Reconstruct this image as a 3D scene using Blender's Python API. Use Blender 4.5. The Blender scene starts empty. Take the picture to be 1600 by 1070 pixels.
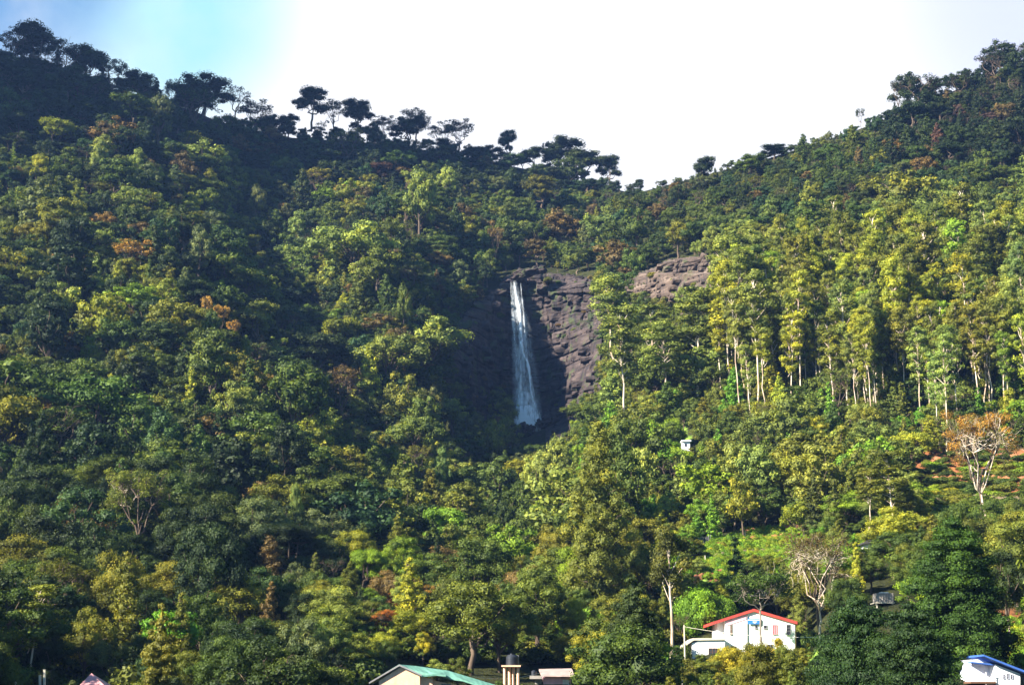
import bpy, math, random
import numpy as np
from mathutils import Vector, noise as mnoise
rnd = random.Random(7); rg = np.random.default_rng(11)
sc = bpy.context.scene; ROOT = sc.collection
# ------------------------------------------------------------------ camera
F = 2400.0                      # focal length in photo pixels (1600 wide)
HOR = 1090.0                    # image row of the horizon
TH = math.atan((HOR-535)/F); CT, ST = math.cos(TH), math.sin(TH)
cd = bpy.data.cameras.new('camera'); cam = bpy.data.objects.new('camera', cd); ROOT.objects.link(cam)
cd.sensor_width = 36; cd.lens = 36*F/1600; cd.clip_start = 1; cd.clip_end = 12000
cam.location = (0, 0, 0); cam.rotation_euler = (math.pi/2+TH, 0, 0); sc.camera = cam
# ------------------------------------------------------------------ sun and sky
SAZ, SEL = math.radians(61), math.radians(29)       # sun behind and to the left of the camera
S = Vector((-math.sin(SAZ)*math.cos(SEL), -math.cos(SAZ)*math.cos(SEL), math.sin(SEL)))
ld = bpy.data.lights.new('sun', 'SUN'); ld.energy = 5.0; ld.angle = math.radians(.5); ld.color = (1, .94, .82)
sun = bpy.data.objects.new('sun', ld); ROOT.objects.link(sun); sun.rotation_euler = (-S).to_track_quat('-Z', 'Y').to_euler()
w = bpy.data.worlds.new('World'); sc.world = w; w.use_nodes = True
wn = w.node_tree; wn.nodes.clear(); N = wn.nodes.new; L = wn.links.new
sky = N('ShaderNodeTexSky'); sky.sky_type = 'NISHITA'; sky.sun_disc = False; sky.sun_elevation = SEL
sky.sun_rotation = math.atan2(S.x, S.y); sky.altitude = 1800; sky.air_density = 1.0; sky.dust_density = .3; sky.ozone_density = 2
bg1 = N('ShaderNodeBackground'); bg1.inputs[1].default_value = .05
sx = N('ShaderNodeMix'); sx.data_type = 'RGBA'; sx.blend_type = 'MULTIPLY'; sx.inputs[0].default_value = 1; sx.inputs[7].default_value = (.75, 1.1, 1.12, 1); L(sky.outputs[0], sx.inputs[6]); L(sx.outputs[2], bg1.inputs[0])
tc = N('ShaderNodeTexCoord')
def wmath(op, a, b=None, clamp=False):
    m = N('ShaderNodeMath'); m.operation = op; m.use_clamp = clamp
    for i, x in enumerate((a, b)):
        if x is None: continue
        if isinstance(x, (int, float)): m.inputs[i].default_value = x
        else: L(x, m.inputs[i])
    return m.outputs[0]
def wblob(d, c0, c1):           # 1 inside a cone about direction d, 0 outside
    v = N('ShaderNodeVectorMath'); v.operation = 'DOT_PRODUCT'; L(tc.outputs['Generated'], v.inputs[0]); v.inputs[1].default_value = d
    r = N('ShaderNodeMapRange'); r.interpolation_type = 'SMOOTHSTEP'; L(v.outputs['Value'], r.inputs[0])
    r.inputs[1].default_value = math.cos(c1); r.inputs[2].default_value = math.cos(c0); return r.outputs[0]
def tt(v): return math.tan(TH+math.atan((535-v)/F))
def W(u, v, D):                 # world point seen at photo pixel u,v at ground distance D
    t = tt(v); return Vector(((u-800)/F*(CT+t*ST)*D, D, t*D))
no = N('ShaderNodeTexNoise'); no.inputs['Scale'].default_value = 9; no.inputs['Detail'].default_value = 6; no.inputs['Roughness'].default_value = .55
L(tc.outputs['Generated'], no.inputs[0])
R = math.radians
bank = wblob(W(850, 200, 1).normalized(), R(12), R(26))
hole = wblob(W(268, 5, 1).normalized(), R(0.1), R(5.4))
hol2 = wblob(W(20, -40, 1).normalized(), R(1), R(5))
lav = wblob(W(1640, -30, 1).normalized(), R(.5), R(6.5))
nz = wmath('MULTIPLY', wmath('SUBTRACT', no.outputs['Fac'], .5), 1.7)
m1 = wmath('SUBTRACT', wmath('ADD', wmath('MULTIPLY', bank, 1.7), nz), .25)
n2 = N('ShaderNodeTexNoise'); n2.inputs['Scale'].default_value = 22; n2.inputs['Detail'].default_value = 5; L(tc.outputs['Generated'], n2.inputs[0])
m1 = wmath('SUBTRACT', m1, wmath('MULTIPLY', hole, wmath('MULTIPLY', n2.outputs['Fac'], .6))); m1 = wmath('SUBTRACT', m1, wmath('MULTIPLY', hol2, .5), clamp=True)
cl = N('ShaderNodeMix'); cl.data_type = 'RGBA'; L(lav, cl.inputs[0]); cl.inputs[6].default_value = (1, 1, 1, 1); cl.inputs[7].default_value = (.74, .78, 1, 1)
cy = N('ShaderNodeMix'); cy.data_type = 'RGBA'; L(wmath('MULTIPLY', hole, wmath('ADD', no.outputs['Fac'], .16), clamp=True), cy.inputs[0]); L(cl.outputs[2], cy.inputs[6]); cy.inputs[7].default_value = (.22, .74, .92, 1)
bg2 = N('ShaderNodeBackground'); L(cy.outputs[2], bg2.inputs[0]); bg2.inputs[1].default_value = .26
mx = N('ShaderNodeMixShader'); L(m1, mx.inputs[0]); L(bg1.outputs[0], mx.inputs[1]); L(bg2.outputs[0], mx.inputs[2])
wo = N('ShaderNodeOutputWorld'); L(mx.outputs[0], wo.inputs[0])
sc.view_settings.view_transform = 'Standard'; sc.view_settings.look = 'None'; sc.view_settings.gamma = 1; sc.view_settings.exposure = 2.2
sc.render.engine = 'CYCLES'; sc.cycles.max_bounces = 4; sc.cycles.diffuse_bounces = 2; sc.cycles.transparent_max_bounces = 12
sc.cycles.volume_bounces = 0; sc.cycles.transmission_bounces = 2; sc.cycles.glossy_bounces = 1
sc.cycles.use_denoising = True

# ------------------------------------------------------------------ terrain maps in photo space
CP = """-400:1180:120 0:1180:124 300:1180:126 600:1180:135 900:1180:140 1200:1180:132 1600:1180:112 2000:1180:110
760:680:546 820:680:553 880:670:546 800:745:470 1080:1030:221 1160:1030:221 1240:1030:221 1090:1004:236 1170:1004:237 1250:1004:234 -400:1070:165 0:1070:170 300:1070:175 600:1070:190 900:1070:200 1100:1070:190 1300:1070:165 1600:1070:150 2000:1070:150
0:1000:200 300:1000:205 600:1000:222 900:1000:232 1100:1000:225 1300:1000:212 1600:1000:190
-400:900:235 0:900:245 300:900:255 600:900:288 900:900:290 1100:900:270 1300:900:257 1600:900:238 2000:900:230
0:800:290 300:800:298 500:800:325 620:800:360 750:800:385 900:800:345 1100:800:318 1300:800:303 1600:800:288
-400:700:320 0:700:330 200:700:335 400:700:352 500:700:385 560:700:425 700:700:450 800:700:505 900:700:425 1000:700:388 1200:700:362 1400:700:350 1600:700:338 2000:700:330
0:600:375 200:600:375 330:600:385 430:600:425 500:600:465 620:600:462 740:600:535 820:600:562 930:600:502 1020:600:448 1200:600:410 1400:600:395 1600:600:385
-400:500:400 0:500:418 200:500:415 320:500:430 400:500:480 470:500:520 560:500:500 680:500:515 740:500:545 820:500:564 930:500:545 1000:500:500 1200:500:450 1400:500:435 1600:500:430 2000:500:430
720:430:560 820:430:568 930:430:556 1000:430:532 1100:430:507
0:400:460 200:400:462 300:400:490 360:400:540 440:400:575 560:400:530 680:400:560 800:400:620 930:400:600 1050:400:560 1200:400:500 1400:400:480 1600:400:480
-400:300:480 0:300:510 200:300:530 330:300:590 450:300:640 600:300:640 800:300:700 950:300:725 1050:300:660 1200:300:570 1400:300:530 1600:300:530 2000:300:530
0:200:560 200:200:600 350:200:650 500:200:695 650:200:750 1400:200:600 1600:200:580
-400:100:580 0:100:620 1600:100:650 -400:40:620 2000:20:700"""
cp = np.array([[float(x) for x in a.split(':')] for a in CP.split()])
def phi(r2): return np.where(r2 > 1e-12, .5*r2*np.log(np.maximum(r2, 1e-12)), 0)
_X = cp[:, :2]/400; _A = phi(((_X[:, None]-_X[None])**2).sum(2)) + np.eye(len(cp))*.004
_P = np.c_[np.ones(len(cp)), _X]; _M = np.block([[_A, _P], [_P.T, np.zeros((3, 3))]])
_w = np.linalg.solve(_M, np.r_[cp[:, 2], 0, 0, 0])
def Draw(u, v):
    u = np.clip(u, -400, 2000); X = np.stack([u, v], -1)/400.; sh = X.shape[:-1]; X = X.reshape(-1, 2)
    r = phi(((X[:, None]-_X[None])**2).sum(2))@_w[:-3] + _w[-3]+X@_w[-2:]
    return r.reshape(sh)
RU = [-400, 0, 60, 190, 300, 340, 450, 600, 740, 860, 960, 990, 1040, 1200, 1330, 1400, 1520, 1600, 2000]
RV = [50, 92, 100, 145, 172, 190, 215, 225, 248, 272, 295, 303, 290, 248, 207, 180, 130, 92, -60]
def vr(u): return np.interp(u, RU, RV)
def fnoise(x, y, s, o=4, seed=0):
    return mnoise.fractal(Vector((x/s, y/s, seed)), 1, 2, o)
# grid
us = np.r_[np.array([-6000, -3500, -2200, -1500, -1100, -850, -650, -500, -400]), np.arange(-300, 1901, 8.), np.array([2000, 2200, 2450, 2700, 3100, 3800, 5000, 7500])]
NR = 150; ks = np.linspace(0, 1, NR)
U = np.repeat(us[:, None], NR, 1); VR = vr(np.clip(U, -400, 2000)); VG = 1180+(VR-1180)*ks[None]
DG = Draw(U, VG)
nz_ = np.array([[fnoise(u, v, 120, 4, 3) for v in VG[i]] for i, u in enumerate(us)])
DG = DG*(1+.022*nz_*np.clip((1180-VG)/200, .2, 1)*(1-.9*np.exp(-((U-1170)/130)**2-((VG-1020)/40)**2)))
DG = np.maximum.accumulate(DG+np.arange(NR)*.0, axis=1)+np.arange(NR)[None]*.05
i0, i1 = 9, len(us)-8
def shade_rise(p):     # unseen rise added to the left hill beyond the frame, to shade upper slopes
    if p.x < -215: p.z += min(1, (-215-p.x)/110)*min(430, max(0, (p.y-425)*2.2))
    return p
def Dmap(u, v):                 # distance of the ground seen at pixel u,v
    u = min(max(u, -299), 1899); a = (u+300)/8; i = int(a); fa = a-i; k = (v-1180)/(vr(u)-1180)*(NR-1); k = min(max(k, 0), NR-1.001); j = int(k); fk = k-j
    g = DG[i0+i:i0+i+2, j:j+2]; g = g if g.shape == (2, 2) else DG[i1-2:i1, j:j+2]
    return float((g[0, 0]*(1-fk)+g[0, 1]*fk)*(1-fa)+(g[1, 0]*(1-fk)+g[1, 1]*fk)*fa)
def G(u, v): return W(u, v, Dmap(u, v))

# ------------------------------------------------------------------ materials
def mat(name, rough=.8, spec=.2):
    m = bpy.data.materials.new(name); m.use_nodes = True; b = m.node_tree.nodes['Principled BSDF']
    b.inputs['Roughness'].default_value = rough; b.inputs['Specular IOR Level'].default_value = spec; return m, m.node_tree, b
def mixrgb(nt, fac, a, b, mode='MIX'):
    x = nt.nodes.new('ShaderNodeMix'); x.data_type = 'RGBA'; x.blend_type = mode
    for i, q in ((0, fac), (6, a), (7, b)):
        if isinstance(q, (int, float)): x.inputs[i].default_value = q
        elif isinstance(q, tuple): x.inputs[i].default_value = (*q, 1)[:4]
        else: nt.links.new(q, x.inputs[i])
    return x.outputs[2]
def noise(nt, scale, detail=4, vec=None, rough=.6, sc3=None, kind='Object'):
    t = nt.nodes.new('ShaderNodeTexCoord'); n = nt.nodes.new('ShaderNodeTexNoise'); n.inputs['Scale'].default_value = scale
    n.inputs['Detail'].default_value = detail; n.inputs['Roughness'].default_value = rough
    o = t.outputs[kind]
    if sc3:
        m = nt.nodes.new('ShaderNodeMapping'); m.inputs['Scale'].default_value = sc3; nt.links.new(o, m.inputs[0]); o = m.outputs[0]
    nt.links.new(o, n.inputs[0]); return n.outputs['Fac']
def ramp(nt, fac, stops):
    r = nt.nodes.new('ShaderNodeValToRGB'); nt.links.new(fac, r.inputs[0]); e = r.color_ramp.elements
    while len(e) < len(stops): e.new(.5)
    for x, (p, c) in zip(e, stops): x.position = p; x.color = (*c, 1)
    return r.outputs[0]
def bump(nt, b, h, strength=.5, dist=.1):
    x = nt.nodes.new('ShaderNodeBump'); x.inputs['Strength'].default_value = strength; x.inputs['Distance'].default_value = dist
    nt.links.new(h, x.inputs['Height']); nt.links.new(x.outputs[0], b.inputs['Normal'])
def foliage_mat():
    m = bpy.data.materials.new('foliage'); m.use_nodes = True; nt = m.node_tree; nt.nodes.clear()
    a = nt.nodes.new('ShaderNodeAttribute'); a.attribute_type = 'INSTANCER'; a.attribute_name = 'color'
    t = nt.nodes.new('ShaderNodeAttribute'); t.attribute_name = 'tint'
    # random leaf and clump colour, plus painted light on tops and shade in cores
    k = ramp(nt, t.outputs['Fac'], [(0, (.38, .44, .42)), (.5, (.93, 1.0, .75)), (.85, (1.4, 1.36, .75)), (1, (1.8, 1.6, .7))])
    c = mixrgb(nt, 1, a.outputs['Color'], k, 'MULTIPLY')
    d = nt.nodes.new('ShaderNodeBsdfDiffuse'); nt.links.new(c, d.inputs[0])
    tr = nt.nodes.new('ShaderNodeBsdfTranslucent'); c2 = mixrgb(nt, 1, c, (1.1, 1.15, .5), 'MULTIPLY'); nt.links.new(c2, tr.inputs[0])
    x = nt.nodes.new('ShaderNodeMixShader'); x.inputs[0].default_value = .28; nt.links.new(d.outputs[0], x.inputs[1]); nt.links.new(tr.outputs[0], x.inputs[2])
    gl = nt.nodes.new('ShaderNodeBsdfGlossy'); gl.inputs['Roughness'].default_value = .6; gl.inputs[0].default_value = (.9, .95, .8, 1)
    x2 = nt.nodes.new('ShaderNodeMixShader'); x2.inputs[0].default_value = .012; nt.links.new(x.outputs[0], x2.inputs[1]); nt.links.new(gl.outputs[0], x2.inputs[2])
    o = nt.nodes.new('ShaderNodeOutputMaterial'); nt.links.new(x2.outputs[0], o.inputs[0]); return m
FOL = foliage_mat()
def bark(name, c1, c2):
    m, nt, b = mat(name, .9, .1); n = noise(nt, .8, 5, sc3=(1, 1, .25)); nt.links.new(ramp(nt, n, [(.35, c1), (.65, c2)]), b.inputs['Base Color'])
    bump(nt, b, noise(nt, 3, 4, sc3=(1, 1, .2)), .5, .1); return m
BDARK = bark('dark_bark', (.05, .035, .025), (.14, .10, .07))
BPALE = bark('pale_bark', (.30, .20, .13), (.66, .56, .44))
BBONE = bark('bleached_bark', (.33, .27, .20), (.62, .54, .44))

BMID = bark('grey_bark', (.10, .08, .06), (.30, .25, .20))
def mesh(name, V, Fc, mats, mi=None, tint=None, smooth=False):
    me = bpy.data.meshes.new(name); V = np.asarray(V, np.float32)
    if isinstance(Fc, np.ndarray):
        n, k = Fc.shape; me.vertices.add(len(V)); me.vertices.foreach_set('co', V.ravel()); me.loops.add(n*k); me.polygons.add(n)
        me.loops.foreach_set('vertex_index', Fc.astype(np.int32).ravel()); me.polygons.foreach_set('loop_start', np.arange(0, n*k, k, dtype=np.int32))
        me.polygons.foreach_set('loop_total', np.full(n, k, np.int32))
    else: me.from_pydata(V.tolist(), [], Fc)
    for m in mats: me.materials.append(m)
    if mi is not None: me.polygons.foreach_set('material_index', np.asarray(mi, np.int32))
    if tint is not None:
        a = me.attributes.new('tint', 'FLOAT', 'POINT'); a.data.foreach_set('value', np.asarray(tint, np.float32))
    if smooth: me.polygons.foreach_set('use_smooth', np.ones(len(me.polygons), bool))
    me.update(calc_edges=True); me.validate(); return me
def link(name, me, loc=(0, 0, 0), parent=None, col=None):
    o = bpy.data.objects.new(name, me); ROOT.objects.link(o); o.location = loc
    if parent: o.parent = parent
    if col: o.color = (*col, 1)
    return o
def tag(o, label=None, cat=None, group=None, kind=None):
    if label: o['label'] = label
    if cat: o['category'] = cat
    if group: o['group'] = group
    if kind: o['kind'] = kind
    return o

# ------------------------------------------------------------------ terrain mesh
def inpoly(u, v, P):
    c = False; j = len(P)-1
    for i in range(len(P)):
        (x1, y1), (x2, y2) = P[i], P[j]
        if (y1 > v) != (y2 > v) and u < (x2-x1)*(v-y1)/(y2-y1)+x1: c = not c
        j = i
    return c
SOIL, GRASS, DRY, FOREST, RIDGE = (.27, .105, .045), (.19, .30, .045), (.14, .10, .06), (.030, .033, .013), (.05, .032, .03)
PATCH = [(GRASS, [(1084, 905), (1080, 880), (1110, 850), (1160, 832), (1210, 828), (1270, 835), (1400, 850), (1400, 875), (1300, 880), (1190, 905)]),
         (SOIL, [(1150, 838), (1250, 822), (1262, 829), (1160, 845)]), (SOIL, [(1075, 918), (1120, 905), (1120, 925), (1080, 930)]),
         (SOIL, [(1400, 715), (1470, 700), (1620, 705), (1620, 800), (1540, 830), (1430, 800), (1440, 750)]),
         (GRASS, [(1440, 760), (1500, 755), (1620, 790), (1620, 850), (1500, 850), (1440, 830)]),
         (GRASS, [(1540, 985), (1640, 960), (1640, 1060), (1600, 1040), (1530, 1020)]), (SOIL, [(1550, 958), (1640, 950), (1640, 975), (1560, 978)]),
         (DRY, [(130, 745), (170, 700), (240, 715), (330, 725), (270, 760), (190, 765)]),
         (RIDGE, [(280, 160), (330, 165), (375, 215), (370, 240), (330, 225)]), (GRASS, [(1020, 700), (1030, 650), (1060, 650), (1085, 690), (1050, 715)]),
         (GRASS, [(1150, 1025), (1240, 1010), (1300, 1020), (1300, 1050), (1200, 1060)])]
verts = []; cols = []; Fc = []
BACK = [(25, -4), (70, -22), (160, -70), (400, -170), (1200, None), (5000, None)]
FRONT = [(.9, -6.5), (.75, -8.5), (.55, -9), (.3, -8), (.1, -5), (-.1, -3), (-1, 0), (-4, 8)]
for i, u in enumerate(us):
    a = W(u, VG[i, 0], DG[i, 0])
    for fy, z in FRONT[::-1]:
        verts.append((a.x*(1+max(0, .9-fy)*.6), a.y*fy, z+.4*fnoise(a.x, a.y*fy, 30))); cols.append(FOREST)
    for j in range(NR):
        p = shade_rise(W(u, VG[i, j], DG[i, j])) if u < -300 else W(u, VG[i, j], DG[i, j]); verts.append(tuple(p)); c = FOREST
        if -320 < u < 1900:
            uu = u+14*fnoise(u, VG[i, j], 25, 3, 9); vv = VG[i, j]+5*fnoise(u, VG[i, j], 20, 3, 5)
            for cc, P in PATCH:
                if inpoly(uu, vv, P): c = cc
        cols.append(c)
    p = shade_rise(W(u, VG[i, -1], DG[i, -1])) if u < -300 else W(u, VG[i, -1], DG[i, -1])
    for dy, dz in BACK:
        k = 1+dy/p.y; verts.append((p.x*k, p.y+dy, p.z+dz if dz is not None else -20)); cols.append(FOREST)
nc = NR+len(FRONT)+len(BACK)
idx = np.arange(len(us)*nc).reshape(len(us), nc)
quads = np.stack([idx[:-1, :-1], idx[1:, :-1], idx[1:, 1:], idx[:-1, 1:]], -1).reshape(-1, 4)
gm, nt, b = mat('forest_floor', .95, .05)
va = nt.nodes.new('ShaderNodeAttribute'); va.attribute_name = 'cover'
n1 = noise(nt, .35, 6, rough=.7); k = ramp(nt, n1, [(.3, (.45, .5, .5)), (.5, (1, 1, 1)), (.7, (1.5, 1.35, 1.0))])
nt.links.new(mixrgb(nt, 1, va.outputs['Color'], k, 'MULTIPLY'), b.inputs['Base Color']); bump(nt, b, noise(nt, 1.2, 5), 1, .6)
me = mesh('hillside', np.array(verts), quads, [gm], smooth=True)
ca = me.attributes.new('cover', 'FLOAT_COLOR', 'POINT'); ca.data.foreach_set('color', np.c_[np.array(cols), np.ones(len(cols))].astype(np.float32).ravel())
tag(link('terrain', me), kind='structure')

# ------------------------------------------------------------------ tree parts
def fibo(n): 
    i = np.arange(n)+.5; ph = np.arccos(1-2*i/n); th = np.pi*(1+5**.5)*i
    return np.c_[np.cos(th)*np.sin(ph), np.sin(th)*np.sin(ph), np.cos(ph)]
def icos():
    import bmesh
    bm = bmesh.new(); bmesh.ops.create_icosphere(bm, subdivisions=1, radius=1); v = np.array([x.co[:] for x in bm.verts]); f = np.array([[q.index for q in x.verts] for x in bm.faces]); bm.free(); return v, f
IV, IF = icos()
class TB:
    """collects leaves and wood for one tree"""
    def __init__(s, seed): s.r = np.random.default_rng(seed); s.q = []; s.t = []; s.cv = []; s.cf = []; s.ct = []; s.n = 0; s.wv = []; s.wf = []; s.wn = 0
    def clump(s, c, rad, leaf, cover=1.3, droop=0, core=True, up=.0):
        r = s.r; rad = np.array(rad, float); c = np.array(c, float)
        area = 4*np.pi*((rad[0]*rad[1])**1.6/3+2*(rad[0]*rad[2])**1.6/3)**(1/1.6)
        n = max(10, int(area*cover/leaf**2)); d = r.normal(size=(n, 3)); d /= np.linalg.norm(d, axis=1)[:, None]
        keep = (d[:, 2] > -.75) | (r.random(n) < .4); d = d[keep]; n = len(d)
        lump = 1+.16*np.sin(d@r.normal(size=3)*4+r.random()*6)+.10*np.sin(d@r.normal(size=3)*8+r.random()*6)
        rr = (r.random(n)**.45*.5+.58)*lump
        p = c+d*rad*rr[:, None]
        nrm = d/rad*rad.mean()*.9+r.normal(size=(n, 3))*.36+np.array([0, 0, up]); nrm /= np.linalg.norm(nrm, axis=1)[:, None]
        a = np.cross(nrm, r.normal(size=(n, 3))); a /= np.linalg.norm(a, axis=1)[:, None]; b2 = np.cross(nrm, a)
        sz = leaf*(.55+.7*r.random(n))[:, None]; a = a*sz*.62; b2 = b2*sz*.42
        s.q.append(np.stack([p-a, p+b2-a*.1, p+a, p-b2-a*.1], 1).reshape(-1, 3))
        base = np.clip(r.normal(.5, .2), .08, .92); s.t.append(np.repeat(np.clip(base+r.normal(size=n)*.16+.05*d[:, 2], 0, 1), 4))  # tint rises with height: top light painted into the clump
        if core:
            s.cv.append(c+IV*rad*(.62+.12*r.random(len(IV)))[:, None]); s.cf.append(IF+s.n); s.n += len(IV); s.ct.append(np.full(len(IV), base*.6))  # core tinted darker to paint the shade inside the clump
    def tube(s, pts, r0, r1, sides=6):
        pts = np.array(pts, float); k = len(pts); ring = []
        for i in range(k):
            t = pts[min(i+1, k-1)]-pts[max(i-1, 0)]; t = t/(np.linalg.norm(t)+1e-9); x = np.cross(t, [.3, .9, .1]); x /= np.linalg.norm(x)+1e-9; y = np.cross(t, x)
            rr = r0+(r1-r0)*(i/(k-1))**.8; an = np.arange(sides)/sides*2*np.pi; ring.append(pts[i]+rr*(np.cos(an)[:, None]*x+np.sin(an)[:, None]*y))
        s.wv.append(np.concatenate(ring))
        for i in range(k-1):
            for j in range(sides): s.wf.append((s.wn+i*sides+j, s.wn+i*sides+(j+1) % sides, s.wn+(i+1)*sides+(j+1) % sides, s.wn+(i+1)*sides+j))
        s.wn += k*sides
    def curve(s, a, b, n=5, wob=.06, sag=0):
        a = np.array(a, float); b = np.array(b, float); l = np.linalg.norm(b-a); t = np.linspace(0, 1, n)[:, None]
        w = s.r.normal(size=(n, 3))*wob*l; w[0] = 0; w[-1] = 0; p = a+(b-a)*t+w; p[:, 2] += sag*l*np.sin(t[:, 0]*np.pi); return p
    def limb(s, a, b, r0, r1, wob=.06, sag=0, n=5, sides=5): s.tube(s.curve(a, b, n, wob, sag), r0, r1, sides)
    def crown_mesh(s, name):
        V = []; Fq = []; T = []
        q = np.concatenate(s.q) if s.q else np.zeros((0, 3)); nq = len(q)//4; V = [q]; T = [np.concatenate(s.t)] if s.t else [np.zeros(0)]
        f = np.arange(nq*4).reshape(-1, 4)
        if s.cv:
            tri = np.concatenate(s.cf)+len(q); V += s.cv; T += s.ct
            # cores as degenerate free quads are avoided: keep python lists
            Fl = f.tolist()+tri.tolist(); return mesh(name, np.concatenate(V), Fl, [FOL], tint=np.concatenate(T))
        return mesh(name, q, f, [FOL], tint=T[0])
    def wood_mesh(s, name, bk): return mesh(name, np.concatenate(s.wv), np.array(s.wf), [bk], smooth=True)
    def both_mesh(s, name, bk):
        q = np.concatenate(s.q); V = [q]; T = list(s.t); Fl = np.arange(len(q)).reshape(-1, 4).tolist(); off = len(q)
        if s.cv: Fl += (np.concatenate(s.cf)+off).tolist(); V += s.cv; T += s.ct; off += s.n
        mi = [0]*len(Fl)
        if s.wv: wf = np.array(s.wf)+off; Fl += wf.tolist(); V += s.wv; mi += [1]*len(wf); T.append(np.zeros(s.wn))
        return mesh(name, np.concatenate(V), Fl, [FOL, bk], mi, np.concatenate(T))

def tallb(seed, h=30, R_=7, leaf=.28, n=90, low=.1):
    s = TB(seed); r = s.r; s.limb((0, 0, -2), (.3, 0, h*.96), h*.016+.08, .06, .004, n=8)
    for i in range(n):
        t = (i+.5)/n; z = h*(low+(1-low)*t); rad = R_*min(1, .45+2.6*t)*max(.10, (1-t)**.7)*(.85+.3*r.random()); a = i*2.399+r.normal()*.3; q = rad*(.35+.65*r.random()**.5); rr = R_*(.17+.12*r.random())*(.5+.5*rad/R_)
        c = np.array([math.cos(a)*q, math.sin(a)*q, z]); s.clump(c, (rr, rr, rr*.85), leaf, 1.15); s.limb((0, 0, z-q*.5), c, .12, .04, .05, n=4, sides=4)
    for i in range(10): t = i/10; s.clump((0, 0, h*(low+.08+(1-low)*t*.85)), (R_*.5*(1-t)**.5, R_*.5*(1-t)**.5, h*.07), leaf*1.3, .9)
    return s
def broad(seed, h=11, R_=4.6, leaf=.42, lo=.25, n=24, cr=.27, squash=.85):
    s = TB(seed); r = s.r; zc = h*(lo+(1-lo)*.52); rz = h*(1-lo)*.5
    s.limb((0, 0, -1.2), (r.normal()*.3, r.normal()*.3, h*.55), h*.028+.08, h*.015, .03)
    lop = r.normal(size=2)*.12
    for d in fibo(n):
        if d[2] < -.55: continue
        f = .62+.38*r.random(); c = np.array([d[0]*R_*f*(1+lop[0]*d[2]), d[1]*R_*f*(1+lop[1]*d[2]), zc+d[2]*rz*f*.93]); c += r.normal(size=3)*R_*.07
        rr = R_*cr*(.65+.7*r.random()); s.clump(c, (rr, rr*(.85+.3*r.random()), rr*squash*(.7+.4*r.random())), leaf)
        if r.random() < .5: s.limb((0, 0, h*(.2+.3*r.random())), c, .11, .04, .05, .05)
    for _ in range(3): s.clump((r.normal()*R_*.2, r.normal()*R_*.2, zc+r.normal()*rz*.2), (R_*.42, R_*.42, rz*.45), leaf*1.15, .9)
    return s
def umbrella(seed, h=12, R_=6.5, leaf=.42, tiers=3, th=.16):
    s = TB(seed); r = s.r; top = []
    fork = (r.normal()*.4, r.normal()*.4, h*(.3+.12*r.random())); s.limb((0, 0, -1.5), fork, .42, .3, .03)
    for k in range(tiers):
        a = r.random()*6.28; rad = R_*(.12+.55*k/max(1, tiers-1))*(.6+.5*r.random()); z = h*(.93-.11*k-.07*r.random()); c0 = np.array([math.cos(a)*rad, math.sin(a)*rad, z]); pr = R_*(.62-.09*k)
        s.limb(fork, c0-[0, 0, .8], .24, .10, .08, -.04)
        m = 9
        for j in range(m):
            b_ = j*2.399+r.random(); q = pr*((j+.4)/m)**.5; c = c0+[math.cos(b_)*q, math.sin(b_)*q, -.35*(q/pr)**2*h*.13+r.normal()*.25]; rr = pr*.46*(.7+.5*r.random())
            s.clump(c, (rr, rr, rr*.42+h*th*.15), leaf, up=.4)
            if r.random() < .7: s.limb(c0-[0, 0, 1.0], c, .09, .03, .08)
    return s
def euc(seed, h=30, R_=3.2, leaf=.5, bare=.5, n=22, th=.30):
    s = TB(seed); r = s.r; top = np.array([r.normal()*.9, r.normal()*.9, h*.95]); tp = s.curve((0, 0, -2), top, 9, .006); s.tube(tp, th, .07, 7)
    for k in range(n):
        t = k/(n-1); z = h*(bare+(1-bare)*t**.85); w_ = R_*(.45+.9*math.sin(math.pi*(.12+.8*t)))*(.5+.6*r.random()); a = k*2.399+r.normal()*.5
        c = np.array([top[0]*t+math.cos(a)*w_*.78, top[1]*t+math.sin(a)*w_*.78, z+r.normal()*.4]); rr = (.95+.65*r.random())*R_/2.8
        if k == n-1: c = top+[0, 0, .3]
        s.clump(c, (rr*1.15, rr*1.15, rr*.85), leaf, 1.05); s.limb((top[0]*t, top[1]*t, z-1.6-w_*.4), c, .10, .04, .04, n=4, sides=4)
        if r.random() < .6:
            c2 = c+r.normal(size=3)*[.9, .9, .8]; s.clump(c2, (rr*.7, rr*.7, rr*.6), leaf, 1.0, core=False)
    for k in range(3):   # stray low sprouts on the trunk
        z = h*(.2+.3*r.random()); s.clump((r.normal()*.5, r.normal()*.5, z), (.6, .6, .7), leaf*.9, .6, core=False)
    return s
def wisp(seed, h=13, R_=5, leaf=.34, n=26, cover=.55, branch=1.0, th=.3, bare=.35):
    """open tree: visible pale forking limbs, thin crown"""
    s = TB(seed); r = s.r; f = np.array([r.normal()*.4, r.normal()*.4, h*bare]); s.limb((0, 0, -1.5), f, th, th*.75, .03)
    mains = []
    for k in range(5):
        a = k*1.257+r.random(); e = np.array([math.cos(a)*R_*.5, math.sin(a)*R_*.5, h*(.62+.2*r.random())]); s.limb(f, e, th*.55, th*.25, .07, -.05); mains.append(e)
    for k in range(n):
        e = mains[k % 5]; a = math.atan2(e[1], e[0])+r.normal()*.9; q = R_*(.35+.65*r.random()); c = np.array([math.cos(a)*q, math.sin(a)*q, h*(.97-.42*(q/R_)**2*r.random()-.1*r.random())])
        s.limb(e, c, th*.22, .035, .09, .03, sides=4)
        for _ in range(2): s.limb(c+(e-c)*.4, c+r.normal(size=3)*R_*.16, .05, .02, .08, sides=3, n=4)
        if cover > 0: rr = R_*.19*(.7+.6*r.random()); s.clump(c, (rr, rr, rr*.6), leaf, cover, core=False, up=.3)
    return s
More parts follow.
